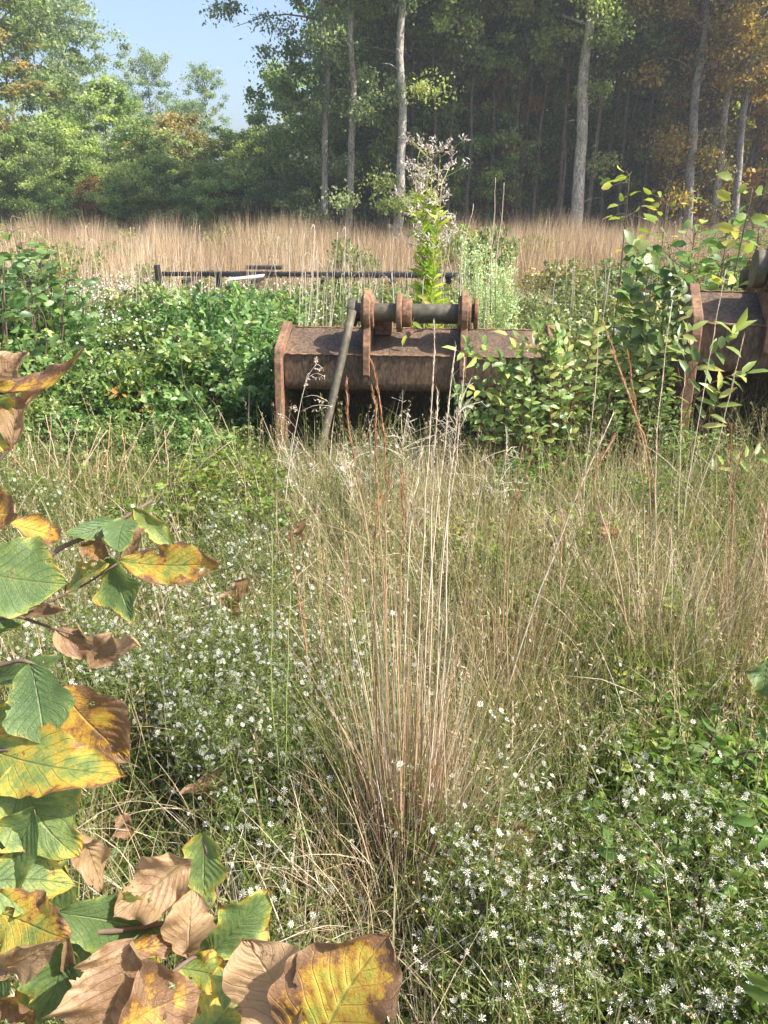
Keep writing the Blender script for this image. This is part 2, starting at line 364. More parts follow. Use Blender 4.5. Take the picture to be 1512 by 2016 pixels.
# understory and rows behind, right and centre
UG = 'woodland trees behind the meadow'
labs = {'pole': 'thin straight woodland tree with a bare dark stem before the green woods', 'tall': 'tall leafy woodland tree among many others behind the meadow', 'slim': 'slender leafy woodland tree among many others behind the meadow',
        'small': 'small understory tree at the edge of the woods', 'shrub': 'dense green bush at the foot of the woods'}
def wt(kind, px, Y, h, c, wide=1.0, label=None, **k):
    n = 'bush' if kind == 'shrub' else 'tree'
    return plant_tree(kind, xat(px, Y, 2), Y, h, jit(G[c]), bark=jit((.42, .38, .33), .25), name=n, label=label or labs[kind], cat='bush' if kind == 'shrub' else 'tree',
                      group=None if label else {'pole': 'thin bare stemmed woodland trees', 'tall': 'tall woodland trees', 'slim': 'slender woodland trees', 'small': 'understory trees', 'shrub': 'bushes along the edge of the woods'}[kind], wide=wide, **k)
for px in range(710, 1560, 92):      # second row
    c = 'dark' if 850 < px < 1240 else ('org' if px > 1330 and rng.random() < .5 else 'mid')
    wt('slim', px + rng.uniform(-25, 25), rng.uniform(30, 35), rng.uniform(11, 14), c)
for px in range(640, 1580, 68):      # understory
    c = rng.choice(['dark', 'dark', 'mid'])
    if px > 1280: c = rng.choice(['org', 'brown', 'mid', 'dark'])
    wt('small', px + rng.uniform(-30, 30), rng.uniform(29, 34), rng.uniform(4.5, 6.5), c)
for px in range(560, 1680, 80):
    wt('shrub', px + rng.uniform(-30, 30), rng.uniform(30, 34), rng.uniform(1.7, 2.8), rng.choice(['dark', 'mid', 'dark']))
for px in range(690, 1600, 82):      # third row, tall
    wt('tall', px + rng.uniform(-30, 30), rng.uniform(36, 44), rng.uniform(14, 18), rng.choice(['dark', 'mid', 'blue']))
for px in range(560, 1600, 80):      # fourth row
    wt('small', px + rng.uniform(-30, 30), rng.uniform(42, 52), rng.uniform(7, 10), rng.choice(['dark', 'mid']))
for i in range(30):
    wt('pole', 735 + i * 27 + rng.uniform(-14, 14), rng.uniform(27.6, 30), rng.uniform(12, 15), rng.choice(['dark', 'mid', 'olive']))
# accents
wt('small', 985, 29.5, 7.6, 'red', .6, label='small tree with dark red leaves high among the green woods')
wt('small', 1310, 29.3, 7.2, 'org', .8, label='orange leaved tree at the right, left of the leaning trunks')
wt('small', 1500, 29.2, 8.2, 'org', .8, label='orange leaved tree at the far right edge of the woods')
wt('small', 1390, 29.5, 3.2, 'red', .7, label='low red leaved sapling between the leaning grey trunks')
wt('shrub', 1385, 27, 1.6, 'red', .5, label='small red bush at the feet of the leaning trunks')
wt('small', 840, 29.4, 6.5, 'yel', .8, label='light green small tree just right of the whitish trunk')
# left : nearer edge bushes, tall group, distant trees round the sky gap
for i, (px, Y, h, k, c, wd, lab) in enumerate([
    (-10, 33, 11.5, 'slim', 'brown', 1.3, 'tall tree with brownish crown at the left edge'), (55, 35, 12, 'slim', 'olive', 1.2, 'tall olive tree second from the left edge'),
    (105, 36, 11.0, 'slim', 'blue', 1.0, 'slender tree with bare lower trunk right of the brownish tree'),
    (-60, 31, 10, 'tall', 'olive', 1, 'large tree half cut off by the left edge'),
    (165, 50, 15.2, 'tall', 'blue', 1.05, 'tall bluish green tree left of the open sky'), (140, 47, 12, 'tall', 'blue', 1.0, 'bluish green tree between the left group and the tall one'),
    (318, 62, 12.0, 'tall', 'blue', .95, 'distant rounded blue green tree below the open sky'), (252, 56, 9.6, 'tall', 'blue', 1.0, 'lower bluish tree left of the distant rounded one'),
    (422, 60, 10.8, 'tall', 'blue', .75, 'distant pointed blue green tree right of the rounded one'), (462, 58, 6.4, 'tall', 'blue', .9, 'lower distant tree at the right foot of the sky gap'),
    (375, 55, 8.0, 'tall', 'blue', 1.1, 'low distant tree between the rounded and the pointed one'), (515, 52, 6.0, 'small', 'blue', 1.1, 'hazy low tree closing the gap near the grey trunks'),
    (225, 40, 6.6, 'small', 'mid', 1.2, 'mid green tree below the tall bluish one'), (335, 36, 5.0, 'small', 'brown', 1.2, 'brown tinged rounded tree in the middle of the left edge'),
    (300, 34, 4.6, 'small', 'olive', 1.1, 'olive tree beside the brown tinged one'), (450, 36, 4.3, 'small', 'olive', 1.1, 'pale olive tree below the pointed one'),
    (560, 32, 4.2, 'small', 'olive', 1.1, 'olive tree with bare twigs left of the slim grey trunk'), (510, 34, 4.1, 'small', 'yel', 1.0, 'yellowish olive tree left of the grey trunks'),
    (140, 33, 4.6, 'small', 'mid', 1.1, 'green tree in front of the bare lower trunk'), (60, 31, 4.2, 'small', 'olive', 1.1, 'olive tree near the left edge'),
    (0, 30, 4.0, 'small', 'mid', 1.1, 'green small tree at the left edge'), (600, 36, 4.8, 'small', 'mid', 1.0, 'green tree just left of the slim grey trunk'),
    (400, 31, 2.9, 'small', 'yel', 1.5, 'bright yellow green low tree right of the brown tinged one'), (180, 31, 2.4, 'small', 'red', .9, 'reddish low bush tree on the left')]):
    plant_tree(k, xat(px, Y, 2), Y, h, jit(G[c], .06), bark=(.5, .46, .4), name='tree', label=lab, wide=wd)
for px in range(580, 1620, 58):
    wt('shrub', px + rng.uniform(-15, 15), rng.uniform(40, 47), rng.uniform(3.0, 4.2), rng.choice(['mid', 'dark']), 1.3)
for px in range(-60, 640, 42):
    wt('shrub', px + rng.uniform(-15, 15), rng.uniform(29, 33), rng.uniform(1.9, 3.2), rng.choice(['mid', 'olive', 'yel', 'mid']), 1.1)
for px in range(-60, 640, 60):
    wt('small', px + rng.uniform(-15, 15), rng.uniform(38, 46), rng.uniform(3.8, 5.2), rng.choice(['mid', 'blue', 'olive']), 1.2)

# ------------------------------------------------------------------ broomsedge field (far) : uncountable
rng = np.random.default_rng(31)
f = MB()
def scatter(n, y0, y1, pw=1.0, ext=.62, pad=1.0):
    y = y0 + (y1 - y0) * rng.uniform(0, 1, n) ** pw
    x = rng.uniform(-1, 1, n) * (y * ext + pad)
    return x, y
n = 95000; x, y = scatter(n, 10.5, 30, .85)
lump = .5 + .5 * np.sin(x * 1.1 + 1.7 * np.sin(y * .8)) * np.cos(y * .9 + x * .3)
keep = (rng.uniform(0, 1, n) < np.clip((y - 10) / 4, .05, 1)) & (rng.uniform(0, 1, n) < .55 + .45 * lump) & ~((x > 1.3) & (y < 15))
x, y, lump = x[keep], y[keep], lump[keep]; n = len(x)
lump2 = .5 + .5 * np.sin(x * .7 + 2) * np.cos(y * .5 + x * .9)
P = np.stack([x, y, np.zeros(n)], 1)
blades(f, P, rng.normal(0.3, 1.6, n), rng.uniform(.65, 1.2, n) * (.66 + .62 * lump + .15 * np.sin(x * 3.3 + y)), rng.uniform(.005, .014, n), np.abs(rng.normal(0, .14, n)), rng.uniform(0, .6, n) ** 1.4, np.clip(rng.normal(.30, .22, n) + .35 * lump2, 0, 1), 3)
tag(f.obj('broomsedge', M['sedge']), 'field of pinkish tan dry broomsedge reaching to the woods', 'dry grass', kind='stuff')

# ------------------------------------------------------------------ mid meadow : green and straw mix with tiny white flowers
f = MB(); n = 60000; x, y = scatter(n, 5.0, 13.5, .9)
P = np.stack([x, y, ground_z(x, y)], 1)
straw = np.clip(.32 + .25 * np.sin(x * 1.3 + y) + rng.normal(0, .2, n) + .25 * (x > 1.0) + .1 * (y > 10), 0, 1)
blades(f, P, rng.uniform(0, 6.28, n), rng.uniform(.25, .62, n), rng.uniform(.003, .008, n), np.abs(rng.normal(0, .25, n)), rng.uniform(0, 1.1, n), straw, 3)
n = 50000; x, y = scatter(n, 4.8, 13.5, .9)
P = np.stack([x, y, ground_z(x, y) + rng.uniform(.05, .5, n)], 1)
N = rdir(n, 1.0, .6); stamp(f, LANCE, P, np.cross(N, rdir(n)), N, rng.uniform(.03, .07, n), rng.uniform(.008, .022, n), rng.uniform(.05, .45, n))
tag(f.obj('meadow_grass', M['grass']), 'mixed green and straw coloured meadow grass beyond the buckets', 'grass', kind='stuff')

FLOWER = None
def flower_tpl(k=9):
    V = [(0, 0, 0)]; T = []
    for i in range(k):
        a = 2 * math.pi * i / k; da = .75 * math.pi / k
        V += [(.16 * math.cos(a), .16 * math.sin(a), .05), (.72 * math.cos(a - da * .62), .72 * math.sin(a - da * .62), .12), (1.0 * math.cos(a), 1.0 * math.sin(a), .05), (.72 * math.cos(a + da * .62), .72 * math.sin(a + da * .62), .12)]
    V = np.array(V) * np.array([.5, .5, .5]); Q = [(1 + 4 * i, 2 + 4 * i, 3 + 4 * i, 4 + 4 * i) for i in range(k)]
    return V, Q, []
FLOWER = flower_tpl()
HEX = (np.array([(0, 0, .13)] + [(.11 * math.cos(i * math.pi / 3), .11 * math.sin(i * math.pi / 3), .06) for i in range(6)]), [], [(0, 1 + i, 1 + (i + 1) % 6) for i in range(6)])
QUADF = (np.array([(-.5, -.5, 0), (.5, -.5, .05), (.5, .5, 0), (-.5, .5, .05)]), [(0, 1, 2, 3)], [])
def flowers(mb, P, dia, up=.9, simple=False):
    n = len(P); N = rdir(n, up, .6) + np.array([0, -.25, 0]); D = np.cross(N, rdir(n))
    if simple:
        stamp(mb, QUADF, P, D, N, dia, dia, rng.uniform(0, 1, n), 0); return
    stamp(mb, FLOWER, P, D, N, dia, dia, rng.uniform(0, 1, n), 0)
    stamp(mb, HEX, P, D, N, dia, dia, rng.uniform(0, 1, n), 1)
# distant white flowers
f = MB(); pts = []
for (x0, y0, x1, y1, k, z) in [(120, 515, 620, 600, 2400, .42), (0, 530, 480, 640, 700, .45), (180, 590, 560, 700, 350, .5), (60, 620, 330, 780, 120, .45), (560, 560, 700, 640, 250, .4), (1080, 600, 1400, 700, 200, .4)]:
    for _ in range(k):
        p = atz(rng.uniform(x0, x1), rng.triangular(y0, (y0 + y1) / 2, y1), z + rng.uniform(-.1, .1)); pts.append(p)
pts = np.array([tuple(p) for p in pts]); pts = pts[(pts[:, 1] < 18) & (pts[:, 1] > 4.8)]
flowers(f, pts, rng.uniform(.011, .021, len(pts)), simple=True)
# short stems under them
tag(f.obj('distant_asters', [M['petal'], M['disc']]), 'sea of tiny white flowers beyond the bramble', 'flowers', kind='stuff')

# ------------------------------------------------------------------ near tangle
f = MB()
def mound(x, y):
    m = np.sin(x * 9.1 + 2.0 * np.sin(y * 5.3)) * np.cos(y * 8.3 + 1.6 * np.sin(x * 6.1)) + .6 * np.sin(x * 19 + y * 7) * np.cos(y * 17 - x * 9)
    return np.clip(.5 + .42 * m, 0, 1)
def occ(x, y):   # patchiness
    return .5 + .25 * np.sin(x * 2.7 + 1.1 * np.sin(y * 2.1)) + .25 * np.cos(y * 2.9 - x * 1.3)
n = 190000; x, y = scatter(n, .35, 6.2, .8, .66, .35)
o_ = occ(x, y)
px = 756 + F * x / (y * cp + 1.3 * sp)
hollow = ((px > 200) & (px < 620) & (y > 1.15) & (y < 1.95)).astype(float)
behind = ((y > 4.55) & (x > -.75) & (x < 1.1)) | ((y > 4.3) & (x > 1.8))
mo = mound(x * .8, y * .8)
k = (rng.uniform(0, 1, n) < .22 + .2 * o_ + .75 * mo ** 1.3) & ~(behind & (rng.uniform(0, 1, n) < .97)) & (rng.uniform(0, 1, n) > hollow * .72)
apron = (px > 600) & (px < 960) & (y < 1.3)
x, y, o_, px, hollow, apron = x[k], y[k], o_[k], px[k], hollow[k], apron[k]; n = len(x)
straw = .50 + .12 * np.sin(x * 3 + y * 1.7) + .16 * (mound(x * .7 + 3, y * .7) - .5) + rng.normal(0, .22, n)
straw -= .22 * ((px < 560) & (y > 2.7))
straw += .06 * (y > 1.7) + .16 * ((px > 560) & (px < 900)) - .04 * ((px > 900)) - .12 * ((px > 1150) & (y < 1.9)) - .25 * hollow  # hollow also darkens blade colour, painting in the shade there
L_ = rng.uniform(.12, .42, n) * (.6 + .3 * o_ + .45 * mound(x, y)) * (1 - .35 * hollow) * np.where(y > 3.3, np.clip(1 - (y - 3.3) * .45, .5, 1), 1) * np.where(apron, .6, 1)
P = np.stack([x, y, ground_z(x, y) + rng.uniform(0, .14, n)], 1)
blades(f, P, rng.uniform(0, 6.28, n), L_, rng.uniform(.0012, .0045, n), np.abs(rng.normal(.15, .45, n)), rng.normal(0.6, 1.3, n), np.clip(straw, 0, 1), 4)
# short olive needles that make the fine texture
n = 75000; x, y = scatter(n, .35, 4.6, .75, .66, .3); o_ = occ(x, y)
P = np.stack([x, y, ground_z(x, y) + rng.uniform(.02, .38, n) * (.25 + .3 * o_ + .75 * mound(x, y))], 1)
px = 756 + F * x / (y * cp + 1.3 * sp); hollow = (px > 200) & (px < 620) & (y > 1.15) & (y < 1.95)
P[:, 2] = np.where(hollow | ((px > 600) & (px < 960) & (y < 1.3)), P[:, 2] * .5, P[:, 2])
N = rdir(n, .6, .8); stamp(f, LANCE, P, np.cross(N, rdir(n)) + [0, 0, .4], N, rng.uniform(.012, .035, n), rng.uniform(.002, .006, n), np.clip(rng.normal(.40, .2, n) - .15 * hollow, 0, 1))  # needles in the hollow take the same painted shade
# low broad leaves in the dark base
n = 26000; x, y = scatter(n, .35, 5.0, .75, .66, .3)
P = np.stack([x, y, ground_z(x, y) + rng.uniform(.01, .22, n)], 1)
N = rdir(n, 1.1, .6); stamp(f, LEAF8, P, np.cross(N, rdir(n)), N, rng.uniform(.015, .04, n), rng.uniform(.01, .022, n), np.clip(rng.normal(.12, .1, n), 0, .5))
# coarse broken blades, dead stems and brown seed stems standing above the fine grass
n = 15000; x, y = scatter(n, .6, 4.4, .85, .66, .3); px = 756 + F * x / (y * cp + 1.3 * sp)
k = (px > 620) | (rng.uniform(0, 1, n) < .35); x, y, px = x[k], y[k], px[k]; n = len(x)
P = np.stack([x, y, ground_z(x, y) + rng.uniform(0, .1, n)], 1)
blades(f, P, rng.uniform(0, 6.28, n), rng.uniform(.22, .52, n) * np.where(y > 1.9, 1.22, 1), rng.uniform(.002, .0055, n), np.abs(rng.normal(.15, .3, n)), rng.normal(.9, 1.0, n), np.clip(rng.choice([.12, .25, .38, .62, .85], n) + rng.normal(0, .08, n), 0, 1), 6)
tag(f.obj('tangled_grass', M['grass']), 'dense tangle of fine straw and olive grass in the foreground', 'grass', kind='stuff')

f = MB(); n = 1500; x, y = scatter(n, 1.3, 4.5, .8, .64, .3); px = 756 + F * x / (y * cp + 1.3 * sp)
k = (px > 640) | (rng.uniform(0, 1, n) < .3); x, y = x[k], y[k]; n = len(x); L_ = rng.uniform(.35, .62, n); hv = rng.uniform(.40, .9, n)
Pp = blades(f, np.stack([x, y, ground_z(x, y)], 1), rng.uniform(0, 6.28, n), L_, np.full(n, .0026), np.abs(rng.normal(0, .2, n)), rng.uniform(-.2, .6, n), hv, 8, taper=.6)
m = 34; q = rng.uniform(4.2, 7.99, (n, m)); i0 = q.astype(int); ar = np.arange(n)[:, None]
Q = (Pp[ar, i0] + (Pp[ar, i0 + 1] - Pp[ar, i0]) * (q - i0)[..., None]).reshape(-1, 3); T = np.repeat(unit(Pp[:, -1] - Pp[:, -3]), m, 0)
Q += rng.normal(0, .006, Q.shape) * (rng.uniform(0, 1, (len(Q), 1)) < .6); stamp(f, LANCE, Q, T + rdir(len(Q)) * .7, rdir(len(Q)), rng.uniform(.008, .022, len(Q)), .0035, np.repeat(hv, m))
o = f.obj('seed_stems', M['grass']); tag(o, 'brown seed stems scattered through the foreground tangle', 'grass', kind='stuff')

# ------------------------------------------------------------------ steel : helpers
def box(mb, c, s, rz=0, a=.5, mi=0, bev=0):
    x, y, z = [v / 2 for v in s]; V = np.array([(i * x, j * y, k * z) for k in (-1, 1) for j in (-1, 1) for i in (-1, 1)])
    cr_, sr_ = math.cos(rz), math.sin(rz); V = V @ np.array([[cr_, sr_, 0], [-sr_, cr_, 0], [0, 0, 1]]) + np.array(c)
    mb.add(V, [(0, 2, 3, 1), (4, 5, 7, 6), (0, 1, 5, 4), (2, 6, 7, 3), (0, 4, 6, 2), (1, 3, 7, 5)], None, a, mi)
def plate(mb, prof, x0, x1):
    """extrude a (y,z) outline along x between x0 and x1"""
    n = len(prof); V = [(x0, y, z) for y, z in prof] + [(x1, y, z) for y, z in prof]
    me = bpy.data.meshes.new('t'); return V, n
def extrude(name, prof, x0, x1, mat, parent, bevel=.006):
    import bmesh
    bm = bmesh.new(); n = len(prof)
    a = [bm.verts.new((x0, y, z)) for y, z in prof]; b_ = [bm.verts.new((x1, y, z)) for y, z in prof]
    bm.faces.new(a); bm.faces.new(b_[::-1])
    for i in range(n): bm.faces.new((a[i], b_[i], b_[(i + 1) % n], a[(i + 1) % n]))
    bmesh.ops.recalc_face_normals(bm, faces=bm.faces)
    me = bpy.data.meshes.new(name); bm.to_mesh(me); bm.free(); me.materials.append(mat)
    o = bpy.data.objects.new(name, me); C.objects.link(o); o.parent = parent
    if bevel:
        m = o.modifiers.new('bevel', 'BEVEL'); m.width = bevel; m.segments = 2; m.limit_method = 'ANGLE'; m.angle_limit = R(30)
    return o
def shell(name, prof, th, x0, x1, mat, parent, nx=1):
    """bent plate of thickness th following an open (y,z) profile"""
    P = np.array(prof, float); T = unit(np.gradient(P, axis=0)); N = np.stack([-T[:, 1], T[:, 0]], 1)
    out = [tuple(p) for p in P + N * th / 2] + [tuple(p) for p in (P - N * th / 2)[::-1]]
    n = len(P); mb = MB(); V = []
    for x in (x0, x1):
        V += [(x, p[0], p[1]) for p in (P + N * th / 2)] + [(x, p[0], p[1]) for p in (P - N * th / 2)]
    m = 2 * n; q = []
    for i in range(n - 1):
        q += [(i, i + 1, m + i + 1, m + i), (n + i + 1, n + i, m + n + i, m + n + i + 1), (i, n + i, n + i + 1, i + 1), (m + i, m + i + 1, m + n + i + 1, m + n + i)]
    q += [(0, m, m + n, n), (n - 1, n + n - 1, m + n + n - 1, m + n - 1)]
    mb.add(V, q); o = mb.obj(name, mat, parent, False)
    for p in o.data.polygons: p.use_smooth = True
    e = o.modifiers.new('edges', 'EDGE_SPLIT'); e.split_angle = R(35)
    return o
def cyl(name, x0, x1, r, cy, cz, mat, parent, seg=40, bev=.006):
    prof = [(cy + r * math.cos(2 * math.pi * i / seg), cz + r * math.sin(2 * math.pi * i / seg)) for i in range(seg)]
    o = extrude(name, prof, x0, x1, mat, parent, bev)
    for p in o.data.polygons: p.use_smooth = len(p.vertices) == 4
    return o
def arc(cy, cz, r, a0, a1, n): return [(cy + r * math.cos(R(a0 + (a1 - a0) * i / (n - 1))), cz + r * math.sin(R(a0 + (a1 - a0) * i / (n - 1)))) for i in range(n)]

def bucket(loc, rz, W, sc, lugs, label, boss=None, ext=.10):
    t = empty('excavator_bucket', loc, rz, sc); tag(t, label, 'excavator bucket')
    h = W / 2
    # torque tube : roof plate sloping to the front, face, rolled lower edge
    beam = [(.32, .855), (0, .745), (-.006, .735)] + arc(.055, .565, .06, 180, 285, 8) + [(.16, .535), (.34, .62)]
    extrude('torque_tube', beam, -h + .02, h - .02, M['rust'], t, .008)
    mbw = MB()
    for zz_ in ((-.008, .742), (.322, .858)):
        n_ = 90; xs_ = np.linspace(-h + .04, h - .04, n_); tube(mbw, np.stack([xs_, zz_[0] + .002 * np.sin(np.arange(n_) * 2.1), zz_[1] + .002 * np.sin(np.arange(n_) * 1.7)], 1), .006 + .0016 * np.sin(np.arange(n_) * 1.3), 6)
    mbw.obj('weld_bead', M['rust_orange'], t, True)
    prof = [(.33, .84), (.48, .82), (.62, .74), (.72, .60), (.76, .44), (.74, .28), (.66, .14), (.52, .05), (.34, .015), (.1, .01), (-.12, .01)]
    shell('back_shell', curve([(0, *p) for p in prof], 36)[:, 1:], .018, -h + .02, h - .02, M['rust'], t)
    extrude('cutting_edge', [(-.10, .026), (-.30, .0), (-.30, -.01), (-.10, -.008)], -h, h, M['rust'], t, .003)
    side = [(.33, .875), (.27, .885), (-.035, .77), (-.06, .70), (-.10, .35), (-.16, .0), (.36, -.005), (.54, .03), (.69, .13), (.775, .27), (.795, .44), (.75, .62), (.64, .77), (.49, .845)]
    for sx in (-1, 1):
        s_ = extrude('side_plate', side, sx * h - .012, sx * h + .012, M['rust'], t, .004)
        # raised wear strip along the mouth edge
        strip = [(.30, .895), (.24, .905), (-.055, .782), (-.085, .70), (-.125, .35), (-.19, .0), (-.11, .0), (-.05, .35), (-.02, .69), (.0, .735), (.29, .85)]
        extrude('wear_strip', strip, sx * h - .024, sx * h + .024, M['rust_orange'], s_, .006)
    PY, PZ = .12, .985            # front pin centre
    for lx in lugs:
        lug = arc(PY, PZ, .135, -35, 215, 22) + [(-.035, .80), (-.045, .62), (-.012, .60), (-.012, .74), (.33, .865), (.5, .86), (.62, .80)] + arc(.60, .90, .10, -30, 80, 6) + [(.40, .96)]
        l_ = extrude('lug', lug, lx - .021, lx + .021, M['rust_orange'], t, .005)
        cyl('boss', lx - .040, lx + .040, .105, PY, PZ, M['rust_orange'], l_)
    a, b_ = min(lugs), max(lugs)
    cyl('pin', a - ext, b_ + .07, .056, PY, PZ, M['oldsteel'], t)
    cyl('collar', a - ext - .025, a - ext + .025, .088, PY, PZ, M['oldsteel'], t)
    cyl('collar', b_ + .058, b_ + .085, .095, PY, PZ, M['rust_orange'], t)
    if boss is not None:
        cyl('spacer_ring', boss - .02, boss + .015, .118, PY, PZ, M['rust_orange'], t)
        cyl('spacer_ring', boss + .015, boss + .075, .088, PY, PZ, M['rust_orange'], t)
    cyl('rear_pin', a - .05, b_ + .05, .05, .60, .90, M['oldsteel'], t)
    # gusset between the lugs
    extrude('gusset', [(.22, .83), (.20, 1.0), (.30, .98), (.36, .86)], a + .03, a + .14, M['rust_orange'], t, .004)
    return t
b1 = bucket((.19, 4.62, -.02), R(-5), 1.70, 1.0, (-.30, .30), 'rusty wide excavator bucket lying mouth forward in the centre behind tall grass', boss=-.10)
b2 = bucket((2.95, 4.35, -.02), R(-14), 1.70, 1.27, (-.52, .12), ext=.07, label= 'rusty excavator bucket at the right edge, partly cut off and hung with vines')
# leaning steel bar
mb = MB(); p0 = at(694, 612, 4.66); p1 = at(618, 945, 4.22)
tube(mb, curve([p0, (p0 + p1) / 2, p1], 8), .026, 18); bar = mb.obj('bar', M['oldsteel'], None, True)
bar.name = 'steel_bar'; tag(bar, 'long grey steel bar leaning against the left pin end of the centre bucket', 'bar')

# old trailer frame behind
fr = empty('trailer_frame', (xat(620, 11, .6), 11, -.05), R(-2)); tag(fr, 'low dark steel trailer frame lying in the weeds behind the centre bucket', 'trailer frame')
def bx(name, c, s, mat, parent, rz=0, tilt=0):
    mb = MB(); box(mb, (0, 0, 0), s); o = mb.obj(name, mat, parent); o.location = c; o.rotation_euler = (0, tilt, rz)
    m = o.modifiers.new('bevel', 'BEVEL'); m.width = .006; m.segments = 2; return o
bx('side_rail', (0, 0, .71), (4.5, .05, .06), M['darksteel'], fr)
bx('side_rail', (.1, 1.7, .56), (4.6, .08, .10), M['darksteel'], fr)
bx('lower_rail', (.3, -.04, .40), (3.9, .07, .09), M['darksteel'], fr)
bx('post', (-2.22, -.09, .63), (.08, .06, .42), M['darksteel'], fr)
for x_ in (-1.4, .3, 1.9): bx('post', (x_, .045, .5), (.08, .06, .40), M['darksteel'], fr)
for x_ in (-1.9, -.9, .1, 1.1, 2.1): bx('crossbar', (x_, .85, .60), (.07, 1.62, .06), M['darksteel'], fr)
bx('beam_stub', (-.72, .02, .80), (.5, .12, .05), M['darksteel'], fr)
bx('fender', (-.95, -.15, .68), (.50, .45, .02), M['sheet'], fr, .1, R(-6))

# ------------------------------------------------------------------ bushes
def bush_proto(seed, Rr, H, nst, nl, leaf, asp, tpl=LEAF8, mat='bush', tri=True, up=.9, wedge=0.0):
    """returns (stems mesh, leaves mesh) of a low bush"""
    global rng
    rng = np.random.default_rng(seed); st = MB(); lf = MB(); PP = []; DD = []
    for i in range(nst):
        az = rng.uniform(0, 6.28); rr = Rr * math.sqrt(rng.uniform(.02, 1)); hh = H * (1 - .45 * (rr / Rr) ** 2) * rng.uniform(.7, 1.12)
        b_ = np.array([math.cos(az), math.sin(az), 0]) * rr * .35; tip = np.array([math.cos(az) * rr, math.sin(az) * rr, hh])
        mid = (b_ + tip) / 2 + np.array([0, 0, hh * .18]) + rng.normal(0, .04, 3)
        c = curve([b_, mid, tip], 9); tube(st, c, np.linspace(.0045, .0012, 9) * (1 + H), 4, cap=False)
        k = max(2, nl // nst)
        t = rng.uniform(.22, 1, k) ** .8 * 8; i0 = np.minimum(t.astype(int), 7); fr_ = (t - i0)[:, None]
        P = c[i0] * (1 - fr_) + c[i0 + 1] * fr_; T = unit(c[i0 + 1] - c[i0])
        a = rng.uniform(0, 6.28, k); D = np.stack([np.cos(a), np.sin(a), rng.uniform(-.1, .5, k)], 1)
        PP.append(P + D * rng.uniform(.01, .08, k)[:, None] * (leaf / .05)); DD.append(D)
    P = np.concatenate(PP); D = unit(np.concatenate(DD)); n = len(P)
    N = unit(rdir(n, up, .6)); base = rng.uniform(0, 1, n); hh = np.clip(P[:, 2] / H, 0, 1)
    L = leaf * rng.uniform(.6, 1.25, n); a = np.clip(.15 + .75 * base ** 1.3, 0, 1)
    stamp(lf, tpl, P, D, N, L, L * asp, a)
    if tri:
        S = unit(np.cross(N, D))
        for s in (-1, 1): stamp(lf, tpl, P + D * L[:, None] * .02, D * .35 + S * s, N + rng.normal(0, .12, (n, 3)), L * .85, L * .85 * asp, a)
    return st.mesh('stems', M['twig']), lf.mesh('leaves', M[mat])
BR = [bush_proto(200 + i, .62, .80, 34, 900, .06, .62) for i in range(4)]
OV = [bush_proto(220 + i, .36, .85, 18, 430, .07, .5, tpl=LANCE8, tri=False, up=.5) for i in range(3)]
WD = [bush_proto(240 + i, .16, .42, 9, 210, .042, .42, tpl=LANCE8, mat='weed', tri=False, up=.6) for i in range(4)]
BG = [bush_proto(260 + i, .7, .75, 36, 700, .055, .6, mat='bush', up=.5) for i in range(3)]
rng = np.random.default_rng(41)
def put(pr, name, loc, sc, col, label, cat, group=None, zs=1.0, stem=(1, 1, 1)):
    t = empty(name, loc, rng.uniform(0, 6.28), sc); t.scale = (sc, sc, sc * zs); tag(t, label, cat, group)
    a, b_ = pr[rng.integers(len(pr))]
    o = bpy.data.objects.new('stems', a); C.objects.link(o); o.parent = t; o.color = (*stem, 1)
    o = bpy.data.objects.new('leaves', b_); C.objects.link(o); o.parent = t; o.color = (*col, 1)
    return t
bl = 'bramble bush of toothed green leaflets, one of the thicket left of the centre bucket'
bgp = 'bramble bushes of the left thicket'
LB = [(40, 5.3, .85, .9), (150, 5.6, .8, .9), (250, 5.3, .78, .85), (350, 5.5, .9, .9), (440, 5.2, .95, .85), (500, 5.7, 1.0, .9), (-30, 6.3, 1.0, 1.0), (90, 6.8, .95, .9), (210, 6.9, .85, .8), (310, 6.8, .95, .85), (420, 6.6, 1.05, .95), (490, 7.1, 1.05, .9),
      (400, 5.0, .5, .7), (462, 5.0, .5, .7), (300, 5.0, .5, .6), (20, 4.7, .62, .8), (95, 4.5, .55, .75), (170, 4.7, .6, .75), (240, 4.4, .5, .75), (330, 4.5, .55, .7), (405, 4.35, .5, .7), (455, 4.6, .45, .7), (330, 8.4, .9, .8), (450, 8.6, 1.0, .8), (520, 8.1, .95, .85), (20, 8.2, 1.15, 1.0), (100, 4.8, .5, .7)]
for i, (px, Y, s, z) in enumerate(LB):
    z *= rng.uniform(1.0, 1.3); put(BR, 'bramble_bush', (xat(px, Y, .5), Y, 0), s, jit((1.0, 1.15, .95) if i % 3 else (1.25, 1.2, 1.0), .13), bl, 'bush', bgp, z)
